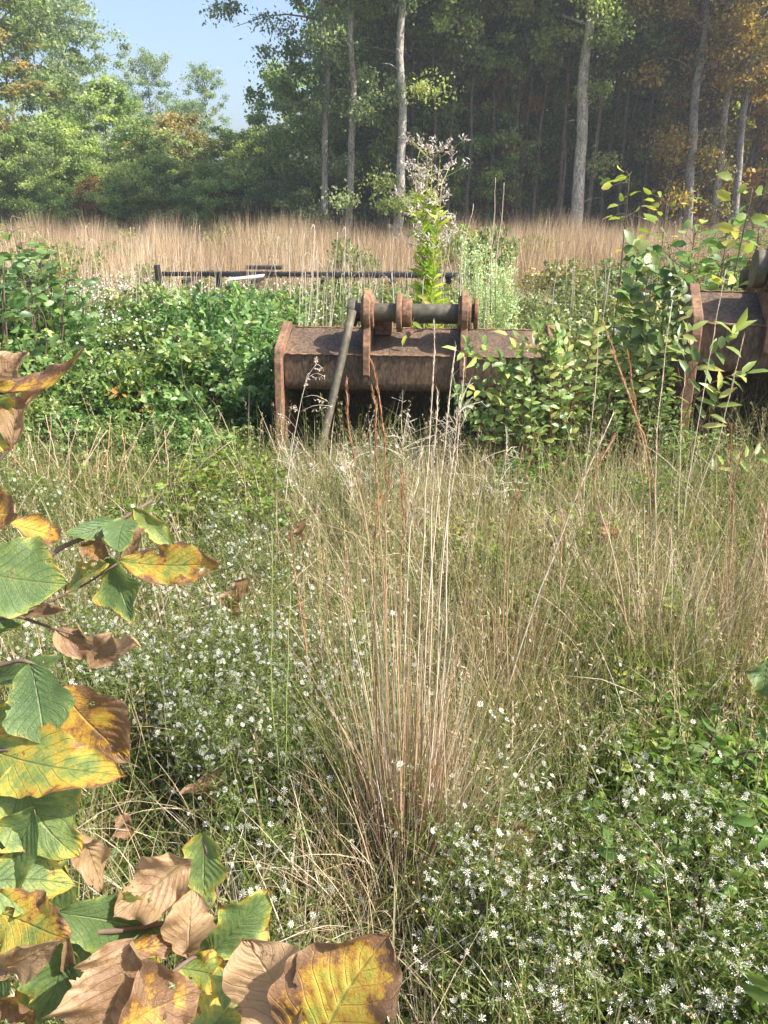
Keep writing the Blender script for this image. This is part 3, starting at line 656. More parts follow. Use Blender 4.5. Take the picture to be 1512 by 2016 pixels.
# right side
RB = [(1030, 4.25, .55, .9, 'bushy weed before the right corner of the centre bucket mouth'), (1105, 4.3, .6, 1.0, 'leafy bush just right of the centre bucket corner'), (1190, 4.3, .62, 1.0, 'leafy bush midway between the buckets, nearest the grass'), (1000, 4.38, .62, .85, 'leafy bush in front of the right end of the centre bucket'), (1060, 4.42, .70, .9, 'leafy bush standing at the right end of the centre bucket'),
      (1150, 4.8, .85, .95, 'leafy bush between the two buckets, left one'), (1235, 4.7, .85, .9, 'leafy bush between the two buckets, right one'), (1290, 4.35, .62, .9, 'low leafy bush at the left side of the right bucket')]
for px, Y, s, z, lab in RB:
    put(OV, 'leafy_bush', (xat(px, Y, .5), Y, 0), s * 1.25, jit((1.15, 1.05, .9)), lab, 'bush', None, z)
for px, Y, s in [(1120, 6.0, .9), (1210, 6.3, 1.0), (1290, 6.0, 1.0), (1080, 7.2, .85), (1180, 7.8, 1.0), (1300, 7.6, 1.1), (1400, 7.0, 1.2), (1480, 6.5, 1.25), (1040, 9.2, .8), (1150, 9.8, 1.0), (1260, 10, 1.1), (1360, 9.5, 1.2), (1470, 9.2, 1.3), (990, 6.4, .7), (1540, 7.8, 1.3), (1100, 12, 1.0), (1220, 12.5, 1.1)]:
    put(BG, 'thicket_bush', (xat(px, Y, .5), Y, 0), s, jit((1.3, 1.1, 1.1) if rng.random() < .6 else (1.7, 1.15, 1.1)), 'pale green bush, one of the thicket behind the two buckets', 'bush', 'bushes of the thicket behind the buckets')
for i, px in enumerate(range(290, 1000, 38)):
    Yb = 9.4 + .5 * math.sin(i * 2.1)
    put(BG, 'thicket_bush', (xat(px, Yb, .4), Yb, 0), rng.uniform(.74, .98), jit((1.4, 1.2, 1.1)), 'low green bush in the weeds before the dark trailer frame', 'bush', 'low bushes before the trailer frame')
for i in range(34):
    Yb = rng.uniform(12, 24); px = rng.uniform(-40, 1560)
    put(BG, 'field_bush', (xat(px, Yb, .6), Yb, 0), rng.uniform(.6, 1.15), jit((1.5, 1.2, 1.1), .2), 'low weedy bush standing in the tan field before the woods', 'bush', 'weedy bushes in the tan field', rng.uniform(1, 1.5))
# green weeds far left tall shrub
for px, Y, s, lab in [(35, 6.2, 1.5, 'tall leafy shrub at the far left edge before the tan field'), (100, 7.0, 1.35, 'tall leafy shrub second from the left edge'), (-40, 5.6, 1.5, 'leafy shrub mostly cut off by the left edge')]:
    put(OV, 'leafy_shrub', (xat(px, Y, .8), Y, 0), s, jit((.9, 1.0, 1.0)), lab, 'shrub')
# leafy weeds
wl = 'green weed with narrow pointed leaves, one of many in the lower right corner'
for i in range(42):
    px = rng.uniform(1180, 1560); py = rng.uniform(1430, 2000)
    if px < 1250 and py < 1600: continue
    p = atz(px, py, .30); put(WD, 'leafy_weed', (p.x, p.y, -.02), rng.uniform(.9, 1.15), jit((1.0, .92, .9), .25), wl, 'weed', 'leafy weeds of the lower right')
for i in range(12):
    px = rng.uniform(1000, 1500); py = rng.uniform(850, 1000); p = atz(px, py, .25)
    put(WD, 'leafy_weed', (p.x, min(p.y, 4.3), -.02), rng.uniform(.8, 1.1), jit((1, 1, .9)), 'green weed at the foot of the bushes between the buckets', 'weed', 'weeds between the buckets')
for i, (px, py) in enumerate([(440, 950), (470, 930), (500, 960), (530, 940), (555, 980), (500, 990), (545, 960), (515, 925)]):
    p = atz(px, py, .15); put(WD, 'leafy_weed', (p.x, p.y, 0), rng.uniform(.6, .8), jit((1.35, 1.15, .8)), 'bright green weed at the foot of the bucket left edge', 'weed', 'bright weeds left of the bucket')
for i in range(15):
    px = rng.uniform(380, 600); py = rng.uniform(560, 660); p = atz(px, py, .75)
    if p.y > 9 or p.y < 5.9: continue
    put(WD, 'leafy_weed', (p.x, p.y, 0), rng.uniform(1.1, 1.5), jit((1.5, .98, .9)), 'tall green weed standing up out of the bramble thicket', 'weed', 'tall weeds in the thicket')

for i in range(26):
    px = rng.uniform(900, 1500); py = rng.uniform(1010, 1420); p = atz(px, py, .25)
    put(WD, 'leafy_weed', (p.x, p.y, -.02), rng.uniform(.75, 1.05), jit((1.25, 1.0, .8), .2), 'olive green weed among the dry grass right of the tall centre grass', 'weed', 'weeds in the dry grass')
for i in range(16):
    px = rng.uniform(60, 520); py = rng.uniform(930, 1020); p = atz(px, py, .25)
    put(WD, 'leafy_weed', (p.x, p.y, -.02), rng.uniform(.8, 1.2), jit((1.2, 1.0, .8), .2), 'olive green weed at the foot of the left bramble thicket', 'weed', 'weeds below the bramble')
# ------------------------------------------------------------------ asters
def aster_proto(seed, nf, H):
    global rng
    rng = np.random.default_rng(seed); st = MB(); fl = MB(); tips = []
    for i in range(5):
        az = rng.uniform(0, 6.28); r0 = rng.uniform(.02, .16); tip = np.array([math.cos(az) * r0, math.sin(az) * r0, H * rng.uniform(.75, 1.1)])
        c = curve([(0, 0, 0), tip * [.35, .35, .55], tip], 8); tube(st, c, np.linspace(.0016, .0007, 8), 3, .3, cap=False)
        for b_ in range(9):
            k = rng.integers(2, 8); a2 = rng.uniform(0, 6.28); L = rng.uniform(.03, .10)
            t2 = c[k] + np.array([math.cos(a2) * L, math.sin(a2) * L, L * .8]); tube(st, [c[k], (c[k] + t2) / 2 + [0, 0, -.005], t2], .0006, 3, .35, cap=False); tips.append(t2)
            m = 9; q = rng.uniform(0, 1, m)[:, None]; P = c[k] * (1 - q) + t2 * q; D = rdir(m, .4)
            stamp(st, LANCE, P, D, rdir(m, .6), rng.uniform(.008, .02, m), .0028, rng.uniform(.12, .42, m))
        tips.append(c[-1])
        m = 40; q = rng.integers(0, 7, m); P = c[q] + (c[q + 1] - c[q]) * rng.uniform(0, 1, m)[:, None]; D = rdir(m, .3)
        stamp(st, LANCE, P, D, rdir(m, .6), rng.uniform(.012, .032, m), .0035, rng.uniform(.1, .38, m))
    tips = np.array(tips); tips = tips[rng.permutation(len(tips))][:nf] + rng.normal(0, .004, (min(nf, len(tips)), 3))
    tips = np.concatenate([tips, tips[::2] + rng.normal(0, .011, tips[::2].shape)]); fd = rng.choice([.6, .85, 1, 1, 1.15], len(tips)) * rng.uniform(.0125, .0170, len(tips)); sub = MB(); nm = len(tips)
    flowers(fl, tips, fd, up=.7)
    one = MB(); one.V = st.V + fl.V; one.A = st.A + fl.A; one.n = st.n + fl.n
    one.Q = st.Q + [q + st.n for q in fl.Q]; one.T = st.T + [t + st.n for t in fl.T]; one.qm = st.qm + [m + 1 for m in fl.qm]; one.tm = st.tm + [m + 1 for m in fl.tm]
    return st.mesh('stems', M['grass']), (tips, fd), one.mesh('aster_plant', [M['grass'], M['petal'], M['disc']])
HEADS = []
for i in range(5):
    FL_ = flower_tpl([7, 11, 9, 6, 12][i]); FV = FL_[0].copy(); FV[1:] *= np.repeat(rng.uniform(.7, 1.12, (len(FV) - 1) // 4), 4)[:, None]; FV[:, 2] += [0, .25, .1, .45, .0][i] * (FV[:, 0] ** 2 + FV[:, 1] ** 2) ** .5; FL_ = (FV, FL_[1], [])
    mb = MB(); z3 = np.zeros((1, 3)); N_ = unit(np.array([[math.cos(i * 2.4) * .5, math.sin(i * 2.4) * .5 - .2, .9]]))
    stamp(mb, FL_, z3, np.cross(N_, [[1, .3, 0]]), N_, 1.0, 1.0, i / 4, 0); stamp(mb, HEX, z3, np.cross(N_, [[1, .3, 0]]), N_, 1.0, 1.0, .5, 1); HEADS.append(mb.mesh('flower_head', [M['petal'], M['disc']]))
HEADS = HEADS * 2
mb = MB(); N_ = np.array([[.2, -.1, 1.0]]); N_ = unit(N_); stamp(mb, FLOWER, np.zeros((1, 3)), np.cross(N_, [[1, .3, 0]]), N_, .45, .45, .9, 0); stamp(mb, HEX, np.zeros((1, 3)), np.cross(N_, [[1, .3, 0]]), N_, 1.8, 1.8, .9, 0)
for _ in range(3): HEADS.append(mb.mesh('flower_head', [M['disc']]))
AS = [aster_proto(300 + i, nf, H) for i, (nf, H) in enumerate([(34, .42), (26, .38), (42, .45), (18, .40)])]
rng = np.random.default_rng(51)
def aster(px, py, lab, grp, sc=None, zz=.38, near=False):
    p = atz(px, py, zz); loc = (p.x, p.y, float(ground_z(p.x, p.y))); rz = rng.uniform(0, 6.28); sc = sc or rng.uniform(.8, 1.1)
    st, (tips, fd), one = AS[rng.integers(len(AS))]
    if not near:
        t = bpy.data.objects.new('aster_plant', one); C.objects.link(t); t.location = loc; t.rotation_euler = (0, 0, rz); t.scale = (sc,) * 3; tag(t, lab, 'flowering plant', grp); return
    t = empty('aster_plant', loc, rz, sc); tag(t, lab, 'flowering plant', grp)
    o = bpy.data.objects.new('stems', st); C.objects.link(o); o.parent = t
    for k in range(len(tips)):
        o = bpy.data.objects.new('flower_head', HEADS[rng.integers(13)]); C.objects.link(o); o.parent = t; o.location = tips[k]; o.scale = (float(fd[k]),) * 3; o.rotation_euler = (0, 0, rng.uniform(0, 6.28))
zones = [((880, 1540, 1512, 2016), 120, 'white aster plant, one of the crowd in the lower right corner', 'asters of the lower right'),
         ((390, 1180, 730, 1440), 100, 'white aster plant, one of the patch left of the tall centre grass', 'asters left of the tall grass'),
         ((0, 930, 340, 1340), 60, 'white aster plant behind the branch of large leaves at left', 'asters behind the leafy branch'),
         ((640, 860, 760, 960), 8, 'small white aster plant before the mouth of the centre bucket', 'asters before the bucket'),
         ((900, 1400, 1512, 1640), 12, 'scattered white aster plant right of the tall centre grass', 'scattered asters right of the tall grass'),
         ((300, 960, 560, 1180), 24, 'sparse white aster plant beyond the yellow leaf', 'asters beyond the yellow leaf'),
         ((430, 1480, 600, 1760), 5, 'white aster plant in the shade at the foot of the tall grass', 'asters at the foot of the tall grass')]
for (x0, y0, x1, y1), k, lab, grp in zones:
    cen = [(rng.uniform(x0, x1), rng.uniform(y0, y1)) for _ in range(max(4, k // 6))]
    for _ in range(k):
        c_ = cen[rng.integers(len(cen))]; fx = float(np.clip(c_[0] + rng.normal(0, 60), x0, x1)); fy = float(np.clip(c_[1] + rng.normal(0, 34), y0, y1))
        aster(fx, fy, lab, grp, rng.uniform(.75, 1.05) * (1.15 if y1 < 1000 else 1), near=(y1 > 1900))
# sprinkled single blooms
f = MB(); pts = []
for _ in range(330):
    p = atz(rng.uniform(750, 1512), rng.uniform(980, 1560), rng.uniform(.28, .4)); pts.append(tuple(p))
for _ in range(650):
    p = atz(rng.uniform(0, 620), rng.uniform(940, 1340), rng.uniform(.34, .44)); pts.append(tuple(p))
flowers(f, np.array(pts), rng.uniform(.007, .013, len(pts)))
tag(f.obj('sprinkled_asters', [M['petal'], M['disc']]), 'tiny white and yellow blooms sprinkled through the foreground grass', 'flowers', kind='stuff')

# ------------------------------------------------------------------ tall stalks
def stalk(pts, r=.0022, col=(1, 1, 1), v=.8, head=0.0, hv=.2, hlen=.03, label='', group=None, name='grass_stalk', dens=3, blade=0):
    """pts : list of world points foot to tip ; head = share of the length that carries spikelets"""
    c = curve(pts, 16); t = empty(name, tuple(c[0])); tag(t, label, 'grass stalk', group)
    c0 = c - c[0]; L = np.linalg.norm(c0[-1])
    mb = MB(); kk = np.cumsum(rng.normal(0, .0024, (16, 3)), 0); c0 = c0 + kk; tube(mb, c0, np.linspace(1, .35, 16) * r, 5, v)
    o = mb.obj('stem', M['stalk'], t, True); o.color = (*col, 1)
    if head > 0:
        m = int(L * head * 100 * dens); q = rng.uniform(1 - head, .995, m) * 15; i0 = q.astype(int); fr_ = (q - i0)[:, None]
        P = c0[i0] * (1 - fr_) + c0[np.minimum(i0 + 1, 15)] * fr_; T = unit(c0[np.minimum(i0 + 1, 15)] - c0[i0])
        D = T + rdir(m) * rng.uniform(.05, .22, m)[:, None]
        mb = MB(); stamp(mb, LANCE, P, D, rdir(m), rng.uniform(.5, 1.3, m) * hlen, .0019, np.clip(rng.normal(hv, .15, m), 0, 1))
        o = mb.obj('seed_head', M['spikelet'], t); o.color = (*col, 1)
    if blade:
        mb = MB(); k = rng.integers(1, 10, blade)
        blades(mb, c0[k], rng.uniform(0, 6.28, blade), rng.uniform(.08, .28, blade), rng.uniform(.002, .004, blade), rng.uniform(.15, .5, blade), rng.uniform(.2, 1.4, blade), rng.uniform(.3, .9, blade), 5)
        mb.obj('leaf_blades', M['grass'], t)
    return t
def Sp(path, Y0, Y1, **k):
    """photo pixels foot to tip with world distance going from Y0 to Y1"""
    n = len(path); return stalk([at(px, py, Y0 + (Y1 - Y0) * i / (n - 1)) for i, (px, py) in enumerate(path)], **k)
rng = np.random.default_rng(61)
PALE = (.88, .86, .82); RED = (1.0, .8, .72)
pale = [([(800, 1760), (815, 1300), (842, 900), (858, 640)], 'tallest pale dry stalk of the centre clump, tip before the bucket pin'),
        ([(822, 1740), (840, 1250), (868, 950), (890, 690)], 'pale dry stalk right of the tallest one, tip below the right lug'),
        ([(850, 1700), (868, 1200), (885, 950), (908, 715)], 'pale dry stalk leaning right across the front of the bucket'),
        ([(790, 1720), (800, 1250), (815, 1020), (828, 895)], 'shorter pale stalk in the middle of the centre clump'),
        ([(835, 1650), (848, 1250), (852, 950), (872, 770)], 'pale stalk ending over the dark bucket mouth'),
        ([(860, 1600), (880, 1200), (885, 1000), (893, 880)], 'short pale stalk at the right of the centre clump')]
for p, lab in pale: Sp(p, 1.5, 1.66, r=.0023, col=PALE, v=.9, head=.4, hv=.95, hlen=.022, dens=2, label=lab)
reds = [([(770, 1700), (760, 1250), (742, 950), (738, 770)], 'red brown grass stalk, straight, left of the pale stalks'),
        ([(775, 1720), (768, 1200), (765, 900), (742, 695)], 'red brown grass stalk curving left at its tip before the bucket'),
        ([(760, 1700), (735, 1150), (705, 930), (682, 768)], 'red tipped grass stalk leaning left before the bucket'),
        ([(790, 1690), (790, 1250), (793, 1050), (792, 930)], 'short reddish stalk at the middle of the clump'),
        ([(750, 1650), (742, 1250), (752, 1050), (765, 985)], 'dull red stalk low in the clump'),
        ([(632, 1660), (610, 1350), (588, 1160), (578, 1040)], 'red brown bluestem stalk standing alone at left of the clump'),
        ([(640, 1680), (625, 1400), (612, 1260), (606, 1200)], 'shorter red stalk beside the lone left stalk'),
        ([(690, 1560), (680, 1330), (678, 1200), (684, 1085)], 'dark red stalk between the lone left one and the clump'),
        ([(970, 1500), (980, 1250), (990, 1080), (1022, 885)], 'brown bunched stalk right of the clump before the bush'),
        ([(1000, 1400), (985, 1200), (1000, 1000), (1040, 860)], 'brown forked stalk leaning right before the bush')]
for p, lab in reds:
    Y0 = 1.5 if p[0][0] > 700 and p[0][0] < 900 else 1.75
    for j in range(1): Sp(p, Y0, Y0 + .12, r=.002, col=(.92, .88, .80), v=.38, head=.45, hv=.38, hlen=.026, dens=3.5, label=lab, blade=3)
right = [([(1290, 1350), (1282, 1150), (1262, 880), (1180, 632)], 2.3, 'tan bluestem stalk bending left at right of centre', .55, .5),
         ([(1300, 1330), (1290, 1120), (1275, 900), (1200, 690)], 2.3, 'tan bluestem stalk just right of the bending one', .5, .45),
         ([(1272, 1300), (1270, 1050), (1255, 850), (1238, 700)], 2.32, 'straight reddish stalk in the right bluestem bunch', .45, .3),
         ([(1280, 1320), (1290, 1100), (1300, 850), (1325, 590)], 2.35, 'tall pale stalk with its tip before the thicket', .9, .9),
         ([(1340, 1150), (1345, 1000), (1385, 760), (1427, 538)], 3.0, 'tall pale stalk with its tip above the right bucket roof', .9, .9),
         ([(1330, 1200), (1365, 1000), (1420, 850), (1465, 672)], 2.9, 'pale stalk leaning right across the right bucket mouth', .8, .8),
         ([(1330, 1180), (1335, 1000), (1340, 850), (1348, 740)], 3.0, 'pale stalk straight before the side of the right bucket', .9, .8),
         ([(1140, 1150), (1150, 950), (1168, 780), (1176, 655)], 3.2, 'thin pale stalk before the bushes between the buckets', .9, .9),
         ([(1415, 1350), (1425, 1150), (1432, 950), (1428, 842)], 2.4, 'dark red bunched stalk before the right bucket', .3, .15),
         ([(1440, 1300), (1440, 1100), (1440, 980), (1452, 880)], 2.45, 'red stalk right of the dark red bunch', .3, .2),
         ([(1270, 1500), (1220, 1150), (1170, 950), (1205, 860)], 2.0, 'olive stalk leaning left in the right grass', .6, .5),
         ([(930, 1600), (1010, 1330), (1110, 1050), (1212, 815)], 1.75, 'long pale stalk slanting from lower left to upper right', .95, .8),
         ([(1085, 1400), (1090, 1250), (1096, 1100), (1095, 1020)], 2.1, 'short tan stalk in the grass right of the slanting one', .7, .5),
         ([(1475, 1500), (1500, 1200), (1508, 1050), (1500, 980)], 2.2, 'tan stalk at the right edge below the bucket', .7, .5)]
for p, Y0, lab, v, hv in right: Sp(p, Y0, Y0 + .15, r=.0028, col=(1, .95, .88), v=v, head=.45, hv=hv, hlen=.03, dens=5 if hv < .7 else 2, label=lab, blade=2)
green = [([(560, 1760), (548, 1500), (540, 1300), (536, 1040)], 'thin olive green stem left of the lone red stalk'), ([(556, 1740), (565, 1500), (572, 1300), (577, 1180)], 'bright green stem crossing the thin olive one')]
for p, lab in green: Sp(p, 1.3, 1.5, r=.0018, col=(.45, .75, .3), v=.6, label=lab)
# bare pale stalks behind the bucket and across the field
def far_stalks(n, x0, x1, ytop, ybot, Y, lab, grp, hook=.3):
    for i in range(n):
        px = rng.uniform(x0, x1); yt = rng.uniform(*ytop); Yv = rng.uniform(*Y); b_ = at(px, ybot, Yv); tp = at(px + rng.normal(10, 14), yt, Yv + rng.normal(0, .05))
        b_.z = 0.1
        mid = (b_ + tp) / 2 + Vector((rng.normal(0, .03), 0, 0)); pts = [b_, mid, tp]
        if rng.random() < hook: pts.append(tp + Vector((rng.choice([-1, 1]) * rng.uniform(.03, .12), 0, rng.uniform(-.08, .03))))
        stalk(pts, r=rng.uniform(.003, .0055), col=PALE, v=.95, head=.25 if rng.random() < .4 else 0, hv=.9, hlen=.03, dens=1, label=lab, group=grp)
far_stalks(34, 585, 740, (445, 570), 640, (5.9, 7.5), 'bleached dry stalk, one of the bunch behind the left lug of the bucket', 'bleached stalks behind the bucket', .45)
far_stalks(20, 0, 180, (430, 520), 600, (8, 11), 'bleached dry stalk at the left edge of the tan field', 'bleached stalks at the left')
far_stalks(26, 180, 600, (440, 520), 580, (9, 13), 'bleached dry stalk standing above the tan field at left', 'bleached stalks above the tan field')
far_stalks(40, 300, 900, (470, 560), 620, (8.6, 10.2), 'bleached dry stalk standing before the dark trailer frame', 'bleached stalks before the trailer frame', .3)
far_stalks(16, 740, 1000, (500, 590), 640, (5.6, 7.5), 'bleached dry stalk behind the pin of the centre bucket', 'bleached stalks behind the pin')
far_stalks(18, 1060, 1400, (440, 540), 640, (6, 9), 'bleached dry stalk in the thicket between the buckets', 'bleached stalks in the thicket')
for px, py, q, lab in [(978, 350, 965, 'thin bare stalk with its tip before the dark woods, left of its twin'), (992, 362, 975, 'thin bare stalk with its tip before the dark woods, right of its twin'), (930, 400, 905, 'short thin curved bare stalk left of the two tall bare ones')]:
    Sp([(q, 620), (q + 3, 500), (px - 3, 420), (px, py)], 7.0, 7.1, r=.006, col=(.8, .75, .7), v=.8, label=lab)
# dead brown stalks under the bramble, left
for i in range(26):
    px = rng.uniform(40, 330); a0 = at(px, rng.uniform(980, 1010), 3.6); a1 = at(px + rng.normal(60, 110), rng.uniform(810, 900), 3.8 + rng.normal(0, .1)); a0.z = 0
    stalk([a0, (a0 + a1) / 2 + Vector((rng.normal(0, .03), 0, 0)), a1], r=rng.uniform(.0025, .005), col=(.85, .7, .62), v=rng.uniform(.4, .9), label='dead brown stem leaning under the left bramble thicket', group='dead stems under the bramble')

# clumps of blades
def clump(px, py, z, n, H, spread, v, lab, name='grass_clump', wid=(.0016, .0035), vs=.16, lean=.16, bend=.5, mat='grass'):
    p = atz(px, py, z); t = empty(name, (p.x, p.y, 0)); tag(t, lab, 'grass clump')
    mb = MB(); P = np.stack([rng.normal(0, spread, n), rng.normal(0, spread, n), np.zeros(n)], 1)
    az = np.arctan2(P[:, 1], P[:, 0]) + rng.normal(0, .6, n)
    blades(mb, P, az, rng.uniform(.35, 1.0, n) ** .8 * H, rng.uniform(*wid, n), np.abs(rng.normal(.0, lean, n)), np.abs(rng.normal(0, bend, n)), np.clip(rng.normal(v, vs, n), 0, 1), 7)
    mb.obj('blades', M[mat], t); return t
clump(790, 1850, .0, 420, .62, .09, .55, 'dense matted brown base of the tall centre grass', lean=.16, bend=.8, vs=.3, mat='stalk')
clump(700, 1830, .0, 160, .5, .07, .3, 'green and brown blades left of the matted base', lean=.22, bend=.8, vs=.2)
clump(880, 1830, .0, 260, .5, .08, .7, 'straw spilling right of the matted base', lean=.45, bend=1.1, vs=.25)
clump(800, 1790, .0, 260, 1.0, .05, .4, 'big clump of straw coloured blades at the foot of the tall centre stalks', lean=.04, bend=.22, vs=.28, mat='stalk')
clump(850, 1740, .0, 200, .85, .05, .75, 'pale straw clump right beside the big centre clump', lean=.07, bend=.4, vs=.2)
clump(750, 1720, .0, 190, .85, .045, .36, 'olive green clump at the left of the centre stalks', lean=.07, bend=.4)
clump(660, 1800, .0, 60, .55, .02, .30, 'small yellow green tuft before the centre clump', wid=(.003, .005), lean=.12, bend=.5)
clump(960, 1560, .0, 240, .62, .06, .45, 'olive clump right of the centre stalks')
clump(1000, 1480, .0, 200, .60, .06, .75, 'straw clump behind the olive one', lean=.25, bend=1.0)
clump(1290, 1400, .0, 200, .80, .07, .62, 'tan clump under the bending bluestem stalks', lean=.10, bend=.4, mat='stalk')
clump(1400, 1480, .0, 180, .66, .05, .30, 'green grass clump at the right edge of the olive grass', wid=(.003, .006))
clump(1430, 1350, .0, 170, .75, .06, .2, 'red tinged clump below the dark red stalk', mat='stalk', lean=.1, bend=.3)
clump(990, 1420, .0, 150, .72, .05, .2, 'reddish brown clump below the brown bunched stalks', mat='stalk', lean=.1, bend=.3)
clump(1180, 1180, .0, 200, .62, .09, .5, 'rust tinted clump midway between the tall grass and the right bucket', mat='stalk', lean=.2, bend=.6)
clump(880, 1250, .0, 260, .55, .13, .8, 'matted straw behind the pale centre stalks', lean=.5, bend=1.1)
clump(930, 1950, .0, 50, .35, .05, .8, 'arching straw near the bottom beside the big orange leaf', lean=.5, bend=1.2)
clump(1120, 1350, .0, 200, .55, .08, .45, 'low olive clump in the grass right of centre')
clump(1100, 960, .0, 200, .62, .09, .38, 'green and tan clump before the bushes between the buckets')
clump(1200, 1050, .0, 220, .60, .10, .65, 'straw clump at the foot of the bushes between the buckets')
clump(620, 1090, .0, 460, .52, .20, .90, 'grey dry tangle of dead grass before the left part of the bucket', lean=.6, bend=1.3, vs=.1, wid=(.0012, .0026))
clump(760, 1060, .0, 420, .52, .20, .88, 'grey dry tangle of dead grass before the middle of the bucket', lean=.6, bend=1.3, vs=.1, wid=(.0012, .0026))
clump(300, 1420, .0, 420, .34, .12, .82, 'flattened grey straw heap behind the large leaves at left', lean=1.0, bend=.9, vs=.1)
clump(240, 1340, .0, 300, .34, .10, .75, 'flattened straw beside the grey heap', lean=1.0, bend=.9, vs=.1)
clump(560, 1880, .0, 60, .5, .03, .35, 'few broad green blades near the bottom, left of the big orange leaf', wid=(.006, .012), lean=.2, bend=.6)
clump(430, 1700, .0, 90, .5, .04, .72, 'thin dry tuft in the dark hollow', lean=.25, bend=1.0)

for i, (px, py, v_, nm) in enumerate([(560, 1010, .3, 'green undergrowth at the foot of the bucket left side'), (640, 1000, .8, 'grey dry tuft below the leaning bar'), (700, 1010, .7, 'buff dry tuft before the bucket mouth, left of the middle'), (770, 1000, .85, 'bleached tuft before the middle of the bucket mouth'), (840, 1010, .45, 'olive tuft before the bucket mouth behind the pale stalks'), (910, 1000, .75, 'straw tuft before the bucket mouth right of the pale stalks'), (980, 1020, .4, 'green brown tuft below the bright bush'), (1060, 1040, .6, 'tan tuft at the foot of the bucket right corner'), (460, 1040, .25, 'dark green tuft left of the bucket foot'), (380, 1030, .3, 'green tuft under the bramble, right part'), (290, 1030, .25, 'green tuft under the bramble, middle part'), (200, 1030, .3, 'green tuft under the bramble, left part'), (110, 1030, .2, 'dark green tuft under the bramble near the left edge'), (1300, 1060, .55, 'tan tuft left of the right bucket foot'), (1400, 1080, .35, 'green tuft before the right bucket mouth'), (1480, 1070, .6, 'straw tuft at the right edge before the bucket')]):
    clump(px, py, .0, 170, .50, .13, v_, nm, lean=.35, bend=1.1, vs=.2, wid=(.0015, .004))
# wiry seed panicle before bucket
t = empty('panicle_grass', tuple(at(560, 1000, 3.4))); tag(t, 'wiry grass with drooping whitish seed sprays before the left side of the bucket', 'grass stalk')
o0 = np.array(t.location); mb = MB(); c = curve([at(560, 1000, 3.4), at(572, 900, 3.4), at(600, 760, 3.4), at(625, 712, 3.4)], 16) - o0; tube(mb, c, np.linspace(.003, .001, 16), 4, .8)
ends = []
for k, (qx, qy) in [(8, (575, 800)), (9, (645, 790)), (11, (640, 742)), (12, (600, 760)), (15, (622, 708)), (13, (635, 725)), (7, (548, 815)), (8, (655, 800))]:
    e = np.array(at(qx, qy, 3.4 + rng.normal(0, .03))) - o0; tube(mb, curve([c[k], (c[k] + e) / 2 + [0, 0, .02], e], 6), .0009, 3, .9); ends.append((c[k], e))
mb.obj('stem', M['stalk'], t)
mb = MB()
for a, e in ends:
    m = 16; q = rng.uniform(.35, 1.05, m)[:, None]; P = a * (1 - q) + e * q; stamp(mb, LANCE, P, rdir(m, -.5), rdir(m), .016, .005, rng.uniform(.7, 1, m))
mb.obj('spikelets', M['spikelet'], t)
# branching pale twig weed before the mouth
for (bx_, by_, tx, ty, Yd, lab, nb) in [(800, 960, 790, 825, 3.6, 'pale branching dead weed before the dark mouth of the centre bucket', 26), (880, 980, 905, 790, 3.7, 'pale branching dead weed right of the first before the bucket mouth', 26), (700, 1000, 680, 900, 3.5, 'grey branching dead weed low before the bucket', 22), (600, 980, 560, 880, 3.7, 'brown branching dead weed at the bucket side plate', 24), (960, 1020, 1000, 880, 3.3, 'buff seed headed dead weed before the right end of the bucket', 24)]:
    b0 = np.array(at(bx_, by_, Yd)); b0[2] = .05; e0 = np.array(at(tx, ty, Yd)); t = empty('dead_weed', tuple(b0)); tag(t, lab, 'dead weed'); mb = MB()
    tube(mb, curve([b0 - b0, (e0 - b0) * .5, e0 - b0], 8), np.linspace(.0028, .0012, 8), 4, .7)
    for i in range(nb):
        q = rng.uniform(.35, 1); a = (e0 - b0) * q; d = rdir(1, .7)[0] * rng.uniform(.08, .2); e = a + d; tube(mb, [a, a + d * .5 + [0, 0, .01], e], .0011, 3, .9, cap=False)
        for j in range(3):
            d2 = rdir(1, .4)[0] * rng.uniform(.02, .07); s_ = a + d * rng.uniform(.4, 1); tube(mb, [s_, s_ + d2 * .5, s_ + d2], .0007, 3, 1, cap=False)
    mb.obj('branches', M['stalk'], t)

